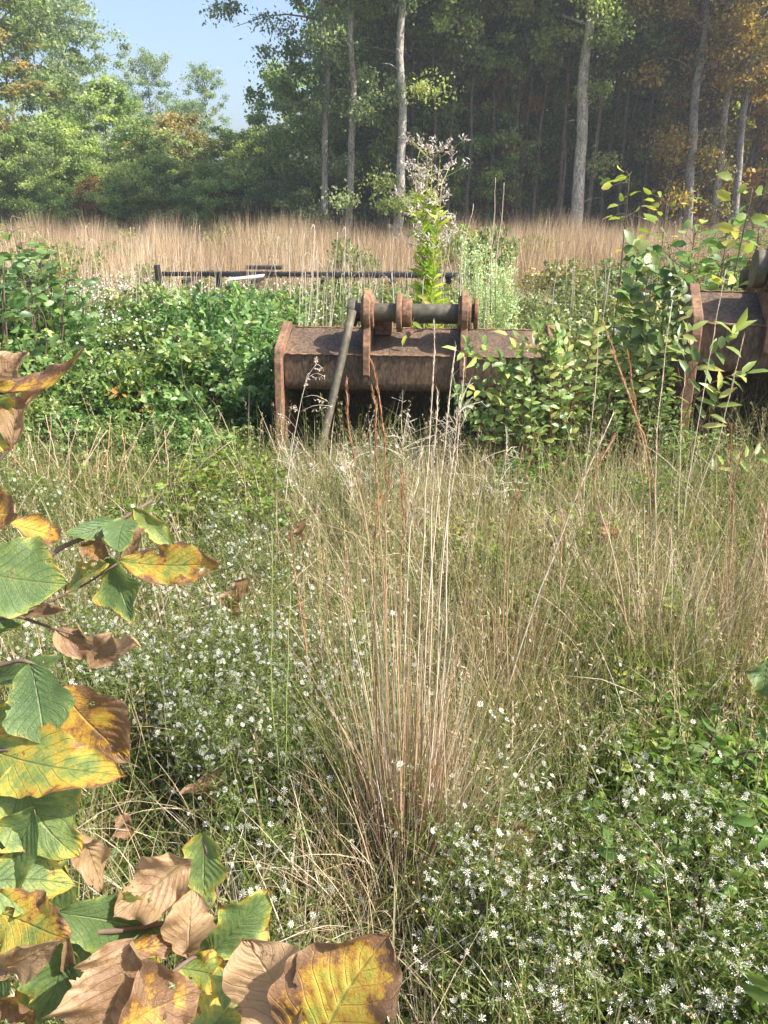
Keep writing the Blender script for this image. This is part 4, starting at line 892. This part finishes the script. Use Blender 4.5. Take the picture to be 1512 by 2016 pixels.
# ------------------------------------------------------------------ the tall weed behind the bucket with fluffy heads
def tall_weed(px, Y, topy, lab, seed):
    global rng
    rng = np.random.default_rng(seed)
    foot = at(px, 640, Y); foot.z = 0; t = empty('tall_weed', tuple(foot)); tag(t, lab, 'weed')
    H = at(px, topy, Y).z; st = MB(); lf = MB(); fl = MB(); K = H
    main = []
    for i in range(6):
        tip = np.array([rng.normal(0, .13), rng.normal(0, .1), H * rng.uniform(.82, 1.0)]); c = curve([(rng.normal(0, .03), rng.normal(0, .03), 0), tip * [.3, .3, .5], tip], 12); main.append(c); tube(st, c, np.linspace(.009, .003, 12), 5, .5)
        m = 85; q = (rng.uniform(.12, .86, m)) * 11; i0 = q.astype(int); P = c[i0] + (c[i0 + 1] - c[i0]) * (q - i0)[:, None]; a = rng.uniform(0, 6.28, m)
        D = np.stack([np.cos(a), np.sin(a), rng.uniform(.3, 1.0, m)], 1); stamp(lf, LANCE, P, D, rdir(m, 1), rng.uniform(.09, .22, m) * (1.35 - q / 14), rng.uniform(.018, .036, m), rng.uniform(.4, 1, m))
        for b_ in range(14):
            k = rng.integers(7, 12); a2 = rng.uniform(0, 6.28); L = rng.uniform(.06, .24); e = c[k] + np.array([math.cos(a2) * L, math.sin(a2) * L * .8, L * rng.uniform(.3, 1)])
            tube(st, [c[k], (c[k] + e) / 2, e], .002, 3, .7, cap=False)
            m = 16; P = e + rng.normal(0, .018, (m, 3)); stamp(fl, LANCE, P, rdir(m, .6), rdir(m), rng.uniform(.02, .045, m), .012, rng.uniform(0, 1, m))
    o = st.obj('stems', M['stalk'], t); o.color = (.8, .95, .5, 1)
    o = lf.obj('leaves', M['weed'], t); o.color = (1.7, 1.45, .8, 1); fl.obj('seed_heads', M['fluff'], t)
    return t
tall_weed(842, 6.6, 292, 'tall yellow green weed with fluffy whitish seed heads behind the bucket pin', 71)
rng = np.random.default_rng(72)
def goldenrod(px, Y, topy, lab):
    foot = at(px, 640, Y); foot.z = 0; t = empty('feathery_weed', tuple(foot)); tag(t, lab, 'weed'); H = at(px, topy, Y).z
    st = MB(); fl = MB()
    for i in range(16):
        tip = np.array([rng.normal(0, .1), rng.normal(0, .08), H * rng.uniform(.6, 1.0)]); c = curve([(rng.normal(0, .06), rng.normal(0, .05), 0), tip * [.8, .8, .6], tip], 10); tube(st, c, .003, 4, .6, cap=False)
        m = 110; q = rng.uniform(.45, .995, m) * 9; i0 = q.astype(int); P = c[i0] + (c[i0 + 1] - c[i0]) * (q - i0)[:, None] + rng.normal(0, .02, (m, 3)); stamp(fl, LANCE, P, rdir(m, .8), rdir(m), rng.uniform(.02, .05, m), .008, rng.uniform(.2, 1, m))
    o = st.obj('stems', M['stalk'], t); o.color = (.8, .95, .6, 1); o = fl.obj('plume', M['spikelet'], t); o.color = (1.0, 1.75, 1.3, 1)
goldenrod(932, 7.2, 445, 'pale green feathery plume right of the tall yellow green weed')
goldenrod(965, 7.4, 480, 'second pale feathery plume, just right of the first')
goldenrod(1000, 7.0, 520, 'lowest pale feathery plume left of the thicket')
# sapling twigs with round leaves against the woods
def sapling(px, Y, topy, lab, n=14, leaf=.09, col=(1.6, 1.35, .8), spread=.14, lean=0.0, low=.55):
    foot = at(px, 640, Y); foot.z = 0; H = at(px, topy, Y).z; t = empty('sapling', tuple(foot)); tag(t, lab, 'sapling'); st = MB(); lf = MB()
    c = curve([(0, 0, 0), (.02, 0, H * .5), (lean, 0, H)], 14); tube(st, c, np.linspace(.009, .003, 14), 5)
    q = rng.uniform(low, 1, n) * 13; q[:3] = 13 * .999; i0 = q.astype(int).clip(0, 12); P = c[i0] + (c[i0 + 1] - c[i0]) * (q - i0)[:, None]; a = rng.uniform(0, 6.28, n)
    D = np.stack([np.cos(a), np.sin(a), rng.uniform(-.3, .6, n)], 1); Q = P + D * rng.uniform(.02, spread, n)[:, None]
    for u_, v_ in zip(P, Q): tube(st, [u_, (u_ + v_) / 2 + [0, 0, .01], v_], .0018, 3, cap=False)
    stamp(lf, LEAF8, Q, D, rdir(n, .7), leaf * rng.uniform(.7, 1.2, n), leaf * .6, rng.uniform(.3, 1, n))
    o = st.obj('stem', M['twig'], t); o = lf.obj('leaves', M['bush'], t); o.color = (*col, 1); return t
sapling(1205, 5.8, 345, 'thin sapling with bright round leaves at its top, tallest between the buckets', 22, .10, low=.62)
sapling(1420, 5.2, 370, 'sapling with yellow green leaves rising behind the right bucket', 22, .12, lean=.05, low=.6)
sapling(1280, 6.5, 400, 'small yellowish sapling right of the tallest one', 26, .08)
sapling(1340, 5.4, 455, 'leafy sapling at the left shoulder of the right bucket', 60, .11, (1.0, 1.1, .9), .28, low=.35)
sapling(1400, 5.7, 430, 'dark leafy sapling hanging over the roof of the right bucket', 70, .12, (.8, 1.0, .8), .30, low=.35)
sapling(1460, 5.6, 440, 'dark leafy sapling behind the lug of the right bucket', 60, .12, (.85, 1.0, .8), .30, low=.3)
sapling(1300, 5.3, 500, 'leafy sapling just left of the right bucket roof', 70, .11, (.9, 1.05, .9), .30, low=.3)
sapling(60, 5.9, 455, 'leafy sapling standing up at the far left before the tan field', 50, .10, (.8, 1.0, .8), .16, low=.5)
# bush sprays with pointed leaves in front of the bucket and the right bucket
def spray(path, Y, n, leaf, col, lab, name='leafy_branch', asp=.36, stemr=.003):
    c = curve([at(a, b_, Y + dy) for (a, b_, dy) in path], 14); t = empty(name, tuple(c[0])); tag(t, lab, 'branch'); c = c - c[0]; st = MB(); lf = MB(); tube(st, c, np.linspace(stemr, stemr * .4, 14), 5)
    q = np.linspace(.25, 1, n) * 12.99; i0 = q.astype(int); P = c[i0] + (c[i0 + 1] - c[i0]) * (q - i0)[:, None]; T = unit(c[i0 + 1] - c[i0])
    S = unit(np.cross(T, [0, -.5, 1])); D = T * .5 + S * np.where(np.arange(n) % 2, 1, -1)[:, None] + rng.normal(0, .25, (n, 3)); N = unit(np.array([0, -.7, .8]) + rng.normal(0, .35, (n, 3)))
    D[-1] = T[-1]; stamp(lf, LEAF8, P, D, N, leaf * rng.uniform(.75, 1.2, n), leaf * asp, rng.uniform(.2, 1, n))
    o = st.obj('stem', M['twig'], t); o.color = (1.6, .9, .8, 1); o = lf.obj('leaves', M['bush'], t); o.color = (*col, 1); return t
LG = (1.5, 1.35, 1.0)
spray([(1330, 800, 0), (1370, 720, 0), (1430, 680, -.05), (1450, 650, -.1)], 3.9, 14, .13, LG, 'twig of long pointed leaves before the upper part of the right bucket')
spray([(1330, 860, 0), (1370, 780, 0), (1420, 745, 0), (1470, 735, -.05)], 3.95, 12, .12, LG, 'twig of pointed leaves before the dark mouth of the right bucket')
spray([(1340, 930, 0), (1380, 840, 0), (1410, 800, 0), (1415, 770, 0)], 3.9, 10, .11, LG, 'short leafy twig low before the right bucket')
spray([(1350, 1000, 0), (1400, 930, 0), (1470, 900, 0), (1530, 890, 0)], 3.7, 16, .09, LG, 'leafy runner along the foot of the right bucket')
spray([(1060, 860, 0), (1020, 760, 0), (980, 720, -.1), (900, 690, -.15)], 4.1, 16, .10, LG, 'twig reaching left across the bucket below the right lug')
spray([(1060, 900, 0), (1000, 800, 0), (950, 770, -.1), (905, 775, -.1)], 4.05, 14, .09, LG, 'lower twig reaching left over the dark bucket mouth')
spray([(1080, 900, 0), (1090, 780, 0), (1060, 690, 0), (1000, 660, 0)], 4.1, 16, .10, LG, 'twig arching over the right end of the bucket')
spray([(1100, 880, 0), (1130, 780, 0), (1160, 700, 0), (1170, 640, 0)], 4.2, 18, .10, LG, 'upright twig right of the bucket')
spray([(1230, 860, 0), (1260, 760, 0), (1300, 690, 0), (1360, 650, 0)], 4.1, 18, .11, LG, 'upright twig left of the right bucket')
for k_ in range(20):
    x_ = 935 + 10 * k_ + rng.uniform(-10, 10); e_ = (x_ + rng.uniform(-60, 40), rng.uniform(670, 790) if k_ < 11 else rng.uniform(625, 740))
    spray([(x_ + 30, 930, 0), (x_ + 10, 840, 0), (e_[0] + 15, e_[1] + 40, -.02), (e_[0], e_[1], -.05)], 4.05 + rng.uniform(-.05, .1), 19, rng.uniform(.05, .075), jit((1.0, 1.1, .8), .15), ['upright bright twig', 'leaning leafy twig', 'short leafy twig', 'crooked leafy twig', 'dense leafy twig', 'thin leafy twig', 'arched leafy twig', 'straggling leafy twig', 'drooping leafy twig', 'bushy leafy twig'][k_ % 10] + (' before the right part of the centre bucket mouth' if k_ < 10 else ' before the right corner of the centre bucket'), asp=.5, stemr=.002)
for k_ in range(10):
    x_ = 1225 + 15 * k_; e_ = (x_ + rng.uniform(-50, 30), rng.uniform(480, 600))
    spray([(x_ + 10, 760, .2), (x_, 690, .2), (e_[0] + 10, e_[1] + 40, .1), (e_[0], e_[1], .1)], 4.25, 20, rng.uniform(.06, .10), jit((.9, .95, .8), .2), 'dark green leafy vine shoot clothing the left shoulder of the right bucket', name='vine_shoot', asp=.7, stemr=.003)['group'] = 'vine shoots on the right bucket'
spray([(870, 640, .6), (860, 610, .6), (835, 590, .5), (800, 660, .3)], 4.3, 8, .09, (1.9, 1.6, .8), 'yellow green leaves hanging over the bucket roof between the lugs')
for (px, py, Y, lab, col) in [(285, 778, 5.0, 'red leaved sprig in the left bramble thicket', (3.4, .7, .8)), (232, 775, 5.0, 'orange red leaf sprig left of the red one', (3.4, 1.0, .8)), (1135, 785, 4.3, 'dark red leaf sprig before the bush between the buckets', (3.2, .5, .8)), (290, 805, 4.9, 'small orange sprig below the red one', (3.6, 1.2, .8))]:
    p = at(px, py, Y); t = empty('red_sprig', tuple(p)); tag(t, lab, 'leaf sprig'); mb = MB(); m = 7
    stamp(mb, LEAF8, rng.normal(0, .02, (m, 3)), rdir(m, .1), unit(np.array([0, -.6, .8]) + rng.normal(0, .3, (m, 3))), .05, .034, rng.uniform(.2, .7, m)); o = mb.obj('leaves', M['bush'], t); o.color = (*col, 1)
    mb = MB(); tube(mb, [(0, 0, 0), (.02, .05, -.15), (.03, .1, -.35)], .002, 4); mb.obj('stem', M['twig'], t)

# ------------------------------------------------------------------ large foreground leaves
def leaf_material():
    m, t, o = newmat('autumn_leaf'); L = t.links.new; nd = t.nodes.new
    uv = nd('ShaderNodeUVMap'); uv.uv_map = 'leaf'; sx = nd('ShaderNodeSeparateXYZ'); L(uv.outputs[0], sx.inputs[0])
    age = nd('ShaderNodeAttribute'); age.attribute_name = 'v'
    tc = nd('ShaderNodeTexCoord')
    def math_(op, a, b_=None, c=None):
        n = nd('ShaderNodeMath'); n.operation = op
        for i, v in enumerate((a, b_, c)):
            if v is None: continue
            if isinstance(v, (int, float)): n.inputs[i].default_value = v
            else: L(v, n.inputs[i])
        return n.outputs[0]
    def noise(s, d=5, r=.6):
        n = nd('ShaderNodeTexNoise'); n.inputs['Scale'].default_value = s; n.inputs['Detail'].default_value = d; n.inputs['Roughness'].default_value = r; L(tc.outputs['Object'], n.inputs[0]); return n.outputs[0]
    n1, n2, n3 = noise(28, 8, .72), noise(130, 6, .75), noise(55, 4, .6)
    u, v = sx.outputs[0], math_('ABSOLUTE', sx.outputs[1])          # u 0..1 along, v 0..1 from midrib to margin
    edge = math_('POWER', v, 3.0); tip = math_('POWER', u, 4.0)
    # veins
    ph = math_('SUBTRACT', math_('MULTIPLY', u, 9.0), math_('MULTIPLY', v, 3.2)); s = math_('FRACT', ph)
    vd = math_('ABSOLUTE', math_('SUBTRACT', s, .5)); vein = math_('SUBTRACT', 1.0, math_('MINIMUM', math_('MULTIPLY', vd, 16.0), 1.0))
    mid = math_('SUBTRACT', 1.0, math_('MINIMUM', math_('MULTIPLY', v, 22.0), 1.0)); vo = nd('ShaderNodeTexVoronoi'); vo.feature = 'DISTANCE_TO_EDGE'; vo.inputs['Scale'].default_value = 190; L(tc.outputs['Object'], vo.inputs[0])
    net = math_('SUBTRACT', 1.0, math_('MINIMUM', math_('MULTIPLY', vo.outputs['Distance'], 9.0), 1.0))
    veins = math_('MAXIMUM', math_('MAXIMUM', math_('MULTIPLY', vein, .6), mid), math_('MULTIPLY', net, .16))
    f = math_('ADD', age.outputs['Fac'], math_('MULTIPLY', math_('SUBTRACT', n1, .5), 1.0))
    f = math_('ADD', f, math_('MULTIPLY', math_('SUBTRACT', n2, .5), .22))
    f = math_('ADD', f, math_('MULTIPLY', math_('MULTIPLY', edge, n3), .42)); f = math_('ADD', f, math_('MULTIPLY', math_('MULTIPLY', tip, n1), .3)); f = math_('SUBTRACT', f, math_('MULTIPLY', veins, .05))
    r = ramp(t, [(0.0, (.075, .14, .05)), (.32, (.15, .23, .075)), (.46, (.29, .35, .085)), (.56, (.58, .45, .07)), (.65, (.55, .30, .055)), (.73, (.23, .12, .06)), (.88, (.29, .17, .09)), (1.0, (.47, .31, .17))]); L(f, r.inputs[0])
    # dark blotches
    sp_ = math_('GREATER_THAN', n3, .66); bl_ = nd('ShaderNodeMix'); bl_.data_type = 'RGBA'; L(math_('MULTIPLY', sp_, .7), bl_.inputs[0]); L(r.outputs[0], bl_.inputs[6]); bl_.inputs[7].default_value = (.15, .075, .06, 1)
    vm = nd('ShaderNodeMix'); vm.data_type = 'RGBA'; L(math_('MULTIPLY', veins, .30), vm.inputs[0]); L(bl_.outputs[2], vm.inputs[6]); vm.inputs[7].default_value = (.42, .38, .16, 1)
    col = vm.outputs[2]
    p = nd('ShaderNodeBsdfPrincipled'); p.inputs['Roughness'].default_value = .38; p.inputs['Specular IOR Level'].default_value = .5; L(col, p.inputs['Base Color'])
    b_ = nd('ShaderNodeBump'); b_.inputs['Strength'].default_value = .8; b_.inputs['Distance'].default_value = .0016; L(math_('ADD', math_('MULTIPLY', veins, -1.0), n2), b_.inputs['Height']); L(b_.outputs[0], p.inputs['Normal'])
    tr = nd('ShaderNodeBsdfTranslucent'); L(col, tr.inputs[0]); ms = nd('ShaderNodeMixShader'); ms.inputs[0].default_value = .42; L(p.outputs[0], ms.inputs[1]); L(tr.outputs[0], ms.inputs[2]); L(ms.outputs[0], o.inputs[0])
    return m
M['leaf'] = leaf_material()
def big_leaf(base, tip, width, nrm, age, curl=.3, bend=.15, ruffle=.05, lobe=0.0, seed=0, fold=.1, parent=None, name='leaf'):
    """one real leaf : base, tip world points, width in metres, nrm = facing direction"""
    rg = np.random.default_rng(seed); nu, nv = 44, 27
    base = np.array(base, float); tip = np.array(tip, float); Dv = tip - base; L = np.linalg.norm(Dv); D = Dv / L
    S = np.cross(nrm, D); S /= np.linalg.norm(S); N = np.cross(D, S)
    u = np.linspace(0, 1, nu); v = np.linspace(-1, 1, nv); U, Vv = np.meshgrid(u, v, indexing='ij')
    out = (np.sin(math.pi * u ** rg.uniform(.78, 1.12)) ** (rg.uniform(.62, .95) if seed != 537 else .55)) * (1 + .09 * np.sin(u * 9 + seed))
    if lobe: out = out * (1 - lobe * .5 * (1 + np.cos(2 * math.pi * (u * 2.4 + .15)))* (u > .12) )
    ph = rg.uniform(0, 6.28, 6)
    wob = 1 + .09 * np.sin(u * 8 + ph[5]) + .055 * np.sin(u * 17 + ph[0]) + .035 * np.sin(u * 41 + ph[1])
    wl = out * wob; wr = out * (1 + .055 * np.sin(u * 15 + ph[2]) + .035 * np.sin(u * 37 + ph[3]))
    half = np.where(Vv < 0, wl[:, None], wr[:, None]) * width / 2 + .0006
    ang = curl * np.abs(Vv) ** 1.2 * (1 + .5 * np.sin(U * 5 + ph[4]) * (Vv > 0))
    # roll each half upward as an arc
    k = np.maximum(np.abs(ang), 1e-3); lat = np.sin(k) / k * half * Vv; lift = np.sign(curl if curl else 1) * (1 - np.cos(k)) / k * half * np.abs(Vv)
    lift = lift + fold * half * np.abs(Vv)
    lift = lift + ruffle * width * (np.sin(U * 13 + ph[5] + Vv * 1.4) * np.abs(Vv) ** 2 + .45 * np.sin(U * 27 + ph[1] + Vv * 2) * np.abs(Vv) ** 2)
    ridge = .012 * width * np.sin((U * 9 - np.abs(Vv) * 3.2) * 2 * math.pi) * (1 - np.abs(Vv) * .4) * (1 + .9 * max(0, age - .7) / .3) * (.6 + .6 * np.sin(U * 7 + Vv * 3 + ph[2]))
    z = bend * L * (np.sin(math.pi * U) ) * 1.0 + lift + ridge + .22 * bend * L * np.sin(U * 6 + ph[0])
    along = U * L * (1 - .03 * np.abs(Vv))
    tw = rg.normal(0, .45) * (U - .3) + (.5 * np.maximum(0, age - .7) / .3) * np.sin(U * 5 + ph[3]); ls, lz = lat * np.cos(tw) - z * np.sin(tw) * .3, z + lat * np.sin(tw)
    side_c = rg.normal(0, .05) * L * np.sin(math.pi * U)      # the midrib is not straight
    P = D * along[..., None] + S * (ls + side_c)[..., None] + N * lz[..., None]
    i, j = np.meshgrid(np.arange(nu - 1), np.arange(nv - 1), indexing='ij'); b0 = (i * nv + j).ravel(); q = np.stack([b0, b0 + nv, b0 + nv + 1, b0 + 1], 1)
    uc, vc = (U[:-1, :-1] + .5 / nu).ravel(), (Vv[:-1, :-1] + 1 / nv).ravel(); gone = np.zeros(len(uc), bool)
    for _ in range(rg.integers(1, 4) if age > .3 else 1):      # bites from the margin and small holes
        hu, hv = rg.uniform(.2, .95), rg.choice([-1, 1]) * (rg.uniform(.92, 1.05) if rg.random() < .65 else rg.uniform(.2, .8)); hr = rg.uniform(.02, .06)
        gone |= ((uc - hu) / hr) ** 2 + ((vc - hv) / (hr * 3)) ** 2 < 1 + .4 * np.sin(np.arctan2(vc - hv, uc - hu) * 3 + hu * 9)
    q = q[~gone]
    mb = MB(); mb.add(P.reshape(-1, 3), q, None, age)
    o = mb.obj(name, M['leaf'], parent, True); o.location = tuple(base) if parent is None else tuple(base - np.array(parent.location))
    uvl = o.data.uv_layers.new(name='leaf'); li = np.zeros(len(o.data.loops), np.int32); o.data.loops.foreach_get('vertex_index', li)
    UV = np.stack([U.ravel(), Vv.ravel()], 1)[li]; uvl.data.foreach_set('uv', UV.ravel().astype(np.float32))
    return o
rng = np.random.default_rng(81)
camdir = np.array([0, -cp, sp])
LV = [ # base, tip, width px, depth, age, curl, bend, ruffle, lobe
 ((-15, 770), (172, 682), 46, .95, .60, .9, .10, .12, 0), ((-30, 770), (55, 690), 75, .98, .95, .8, .1, .1, 0), ((-40, 780), (22, 885), 95, .92, .42, .3, .1, .05, 0), ((22, 882), (98, 752), 70, .95, .97, 1.3, .15, .1, 0),
 ((-50, 1005), (36, 1012), 80, .85, .62, .3, .1, .05, 0), ((-90, 1100), (138, 1150), 150, .84, .26, .25, .06, .03, 0), ((18, 1030), (122, 1062), 52, .92, .60, .5, .1, .1, 0), ((225, 1024), (128, 1052), 36, .95, .18, .4, .1, .03, 0),
 ((252, 1020), (232, 1088), 58, .96, .22, .3, .1, .03, 0), ((262, 1000), (346, 1082), 42, .97, .38, .7, .1, .06, 0), ((285, 1040), (248, 1102), 40, .98, .85, .8, .1, .1, 0), ((232, 1104), (436, 1108), 72, .93, .50, .25, .05, .06, 0),
 ((208, 1100), (262, 1228), 92, .93, .28, .25, .08, .04, .25), ((210, 1108), (128, 1168), 62, .95, .40, .4, .1, .06, .3), ((162, 1072), (216, 1096), 46, .97, .68, .5, .1, .1, 0), ((118, 1238), (276, 1272), 88, .92, .86, .7, .12, .16, .5),
 ((-10, 1335), (128, 1288), 44, .88, .20, .4, .08, .03, 0), ((58, 1306), (88, 1470), 112, .86, .14, .25, .08, .02, 0), ((118, 1356), (258, 1505), 150, .88, .68, .3, .08, .05, 0), ((-20, 1476), (252, 1528), 118, .83, .44, .35, .08, .06, 0),
 ((38, 1495), (158, 1690), 170, .82, .31, .2, .06, .04, .35), ((70, 1590), (-20, 1770), 110, .80, .26, .3, .08, .03, 0), ((-30, 1450), (10, 1600), 80, .86, .10, .2, .05, .02, 0), ((140, 1630), (205, 1765), 80, .86, .97, 1.1, .15, .18, .2),
 ((-50, 1740), (152, 1742), 105, .79, .33, .25, .06, .05, 0), ((378, 1695), (222, 1806), 104, .86, .96, .7, .14, .2, 0), ((398, 1640), (402, 1796), 105, .88, .33, .3, .08, .05, .45), ((372, 1885), (378, 1748), 100, .84, .99, .6, .1, .12, 0),
 ((415, 1880), (530, 1752), 112, .84, .31, .3, .08, .05, .25), ((-25, 1790), (140, 1850), 120, .76, .50, .3, .08, .07, 0), ((-20, 1900), (120, 1852), 70, .77, .96, .9, .1, .1, 0), ((100, 1795), (335, 1850), 130, .82, .22, .25, .06, .05, .3),
 ((110, 1850), (70, 2020), 130, .76, .24, .3, .08, .05, .3), ((350, 1905), (468, 1930), 76, .80, .44, .4, .1, .14, 0), ((240, 1885), (350, 1862), 56, .80, .70, .8, .12, .12, 0), ((262, 1850), (190, 2060), 210, .72, .88, .5, .1, .12, 0),
 ((545, 2060), (478, 1845), 190, .70, .99, .6, .12, .08, .15), ((610, 2130), (770, 1835), 230, .68, .61, .45, .08, .05, 0), ((230, 2030), (400, 1950), 150, .70, .70, .4, .1, .1, 0), ((-30, 1960), (70, 2030), 90, .72, .66, .5, .1, .1, 0),
 ((132, 1835), (150, 1965), 30, .78, .94, 1.2, .1, .1, 0), ((0, 1210), (130, 1200), 40, .94, .80, 1.2, .08, .1, 0), ((440, 1990), (430, 1900), 60, .76, .42, .5, .1, .1, 0), ((-20, 1420), (60, 1400), 60, .9, .45, .4, .1, .05, 0), ((160, 2040), (330, 2000), 110, .74, .9, .7, .12, .15, 0),
 ((130, 1700), (60, 1860), 120, .86, .30, .3, .08, .05, .2), ((200, 1780), (130, 1920), 120, .86, .24, .3, .08, .05, 0), ((300, 1830), (260, 1960), 120, .85, .30, .4, .08, .05, .25), ((90, 1640), (-10, 1700), 90, .87, .22, .3, .08, .05, 0), ((480, 1800), (410, 1930), 110, .88, .28, .3, .1, .05, 0), ((20, 1540), (80, 1660), 110, .9, .24, .3, .08, .05, 0), ((10, 1380), (-30, 1500), 90, .92, .2, .3, .08, .05, 0), ((40, 1930), (150, 1990), 110, .8, .46, .4, .1, .08, 0), ((120, 1500), (40, 1590), 90, .92, .38, .3, .1, .05, 0), ((60, 1180), (-20, 1250), 70, .97, .3, .4, .1, .05, 0), ((330, 1960), (280, 2060), 120, .8, .75, .7, .12, .12, 0),
 ((380, 2060), (470, 1960), 110, .75, .36, .4, .1, .1, 0), ((20, 1860), (-40, 1990), 90, .78, .3, .3, .1, .05, 0), ((210, 1960), (310, 1880), 90, .83, .3, .4, .1, .05, 0), ((-20, 1580), (60, 1640), 80, .88, .2, .3, .1, .05, 0)]
root = empty('autumn_sapling', (-.95, .75, 0)); tag(root, 'sapling with big green, yellow and brown blotched leaves filling the lower left foreground', 'sapling')
for i, (b_, t_, wpx, d, age, curl, bend, ruf, lobe) in enumerate(LV):
    pb = np.array(atd(b_[0], b_[1], d + rng.uniform(-.03, .03))); pt = np.array(atd(t_[0], t_[1], d + rng.uniform(-.05, .05)))
    nrm = camdir * 1.0 + np.array([rng.normal(0, .25), 0, .45 + rng.normal(0, .2)])
    big_leaf(pb, pt, wpx / F * d * 1.1, nrm, age, curl, bend * rng.choice([-1, .6]), ruf, lobe, seed=500 + i, parent=root)
# twigs of that sapling
def twig(path, r0, r1):
    c = curve([atd(a, b_, d) for a, b_, d in path], 16) - np.array(root.location); mb = MB(); tube(mb, c, np.linspace(r0, r1, 16), 8)
    o = mb.obj('branch', M['twig'], root, True); return o
twig([(-120, 1300, .95), (0, 1180, .93), (110, 1085, .95), (200, 1045, .97), (300, 985, 1.0)], .005, .002)
twig([(200, 1048, .97), (235, 1080, .95), (240, 1104, .94)], .002, .0012)
twig([(-100, 1230, .95), (20, 1215, .94), (150, 1160, .95), (230, 1110, .94)], .002, .0012)
twig([(-60, 1180, .95), (70, 1225, .93), (130, 1245, .92), (200, 1262, .925)], .0022, .001)
twig([(-120, 1350, .88), (0, 1310, .88), (60, 1305, .87), (120, 1358, .88)], .0035, .0015)
twig([(-120, 1500, .84), (-20, 1478, .835), (60, 1480, .83), (160, 1500, .835)], .003, .0012)
twig([(-80, 950, .95), (-20, 920, .94), (22, 884, .94)], .003, .0012)
twig([(-120, 800, .96), (-30, 775, .95), (30, 760, .95)], .003, .001)
twig([(-100, 1900, .78), (30, 1840, .80), (250, 1830, .84), (420, 1780, .87), (400, 1650, .88)], .005, .0015)
twig([(100, 2100, .72), (250, 1990, .76), (372, 1890, .82), (415, 1880, .84)], .004, .0015)
twig([(300, 2150, .68), (450, 2080, .69), (590, 2065, .68)], .004, .002)
# trunk of the sapling, left of the frame
c = curve([(0, 0, 0), (-.02, .02, .5), (.05, .04, 1.0), (.02, .1, 1.7)], 14); mb = MB(); tube(mb, c, np.linspace(.014, .006, 14), 9); mb.obj('trunk', M['twig'], root, True)
# dead leaves caught in the grass
for i, (b_, t_, wpx, Yd, age, curl, lobe, lab) in enumerate([((492, 1138), (458, 1222), 48, 1.75, .76, .7, 0, 'tan orange dead leaf hanging in the asters right of the yellow leaf'), ((448, 1500), (382, 1588), 66, 1.35, .84, .6, 0, 'dark reddish brown dead leaf in the dark hollow'),
    ((962, 1605), (1052, 1722), 70, 1.15, .76, 1.4, .2, 'curled orange brown dead leaf lying among the asters'), ((1218, 1702), (1280, 1690), 50, 1.05, .88, .9, 0, 'small dark brown dead leaf among the lower right asters'),
    ((1200, 1030), (1190, 1072), 40, 2.8, .72, .5, 0, 'small orange dead leaf in the grass below the bushes'), ((600, 1020), (592, 1068), 22, 2.3, .78, .8, 0, 'small tan dead leaf caught on the lone red stalk'),
    ((1512, 1290), (1490, 1372), 60, 1.5, .25, .3, 0, 'green oval leaf at the right edge'), ((240, 1600), (262, 1660), 34, 1.2, .8, .9, 0, 'small dry leaf sticking up in the hollow left of the brown leaf'),
    ((1060, 1740), (990, 1740), 40, 1.1, .92, .9, .2, 'thin brown leaf scrap left of the lower right asters')]):
    zz_ = [.42, .30, .34, .30, .34, .45, .5, .28, .28][i]; pb = np.array(atz(*b_, zz_)); pt = np.array(at(*t_, float(pb[1]) - (.0 if i in (0, 1, 5, 6) else .05))); Yd = float(np.linalg.norm(pb - np.array([0, 0, CAMH])))
    o = big_leaf(pb, pt, wpx / F * Yd * 1.1, camdir + [rng.normal(0, .3), 0, .5], age, curl, .15, .2, lobe, seed=700 + i, name='dead_leaf' if age > .5 else 'green_leaf'); tag(o, lab, 'leaf')

# ------------------------------------------------------------------ haze
mb = MB(); box(mb, (0, 90, 10.0), (262, 224, 23.5))
hz = mb.obj('haze', None); hz.data.materials.clear()
m, t, o = newmat('haze_air'); pv = t.nodes.new('ShaderNodeVolumePrincipled'); pv.inputs['Color'].default_value = (.86, .92, 1, 1); pv.inputs['Density'].default_value = .0018; pv.inputs['Anisotropy'].default_value = .3
t.links.new(pv.outputs[0], o.inputs['Volume']); hz.data.materials.append(m); tag(hz, 'pale bluish haze in the air over the meadow', 'haze', kind='stuff')
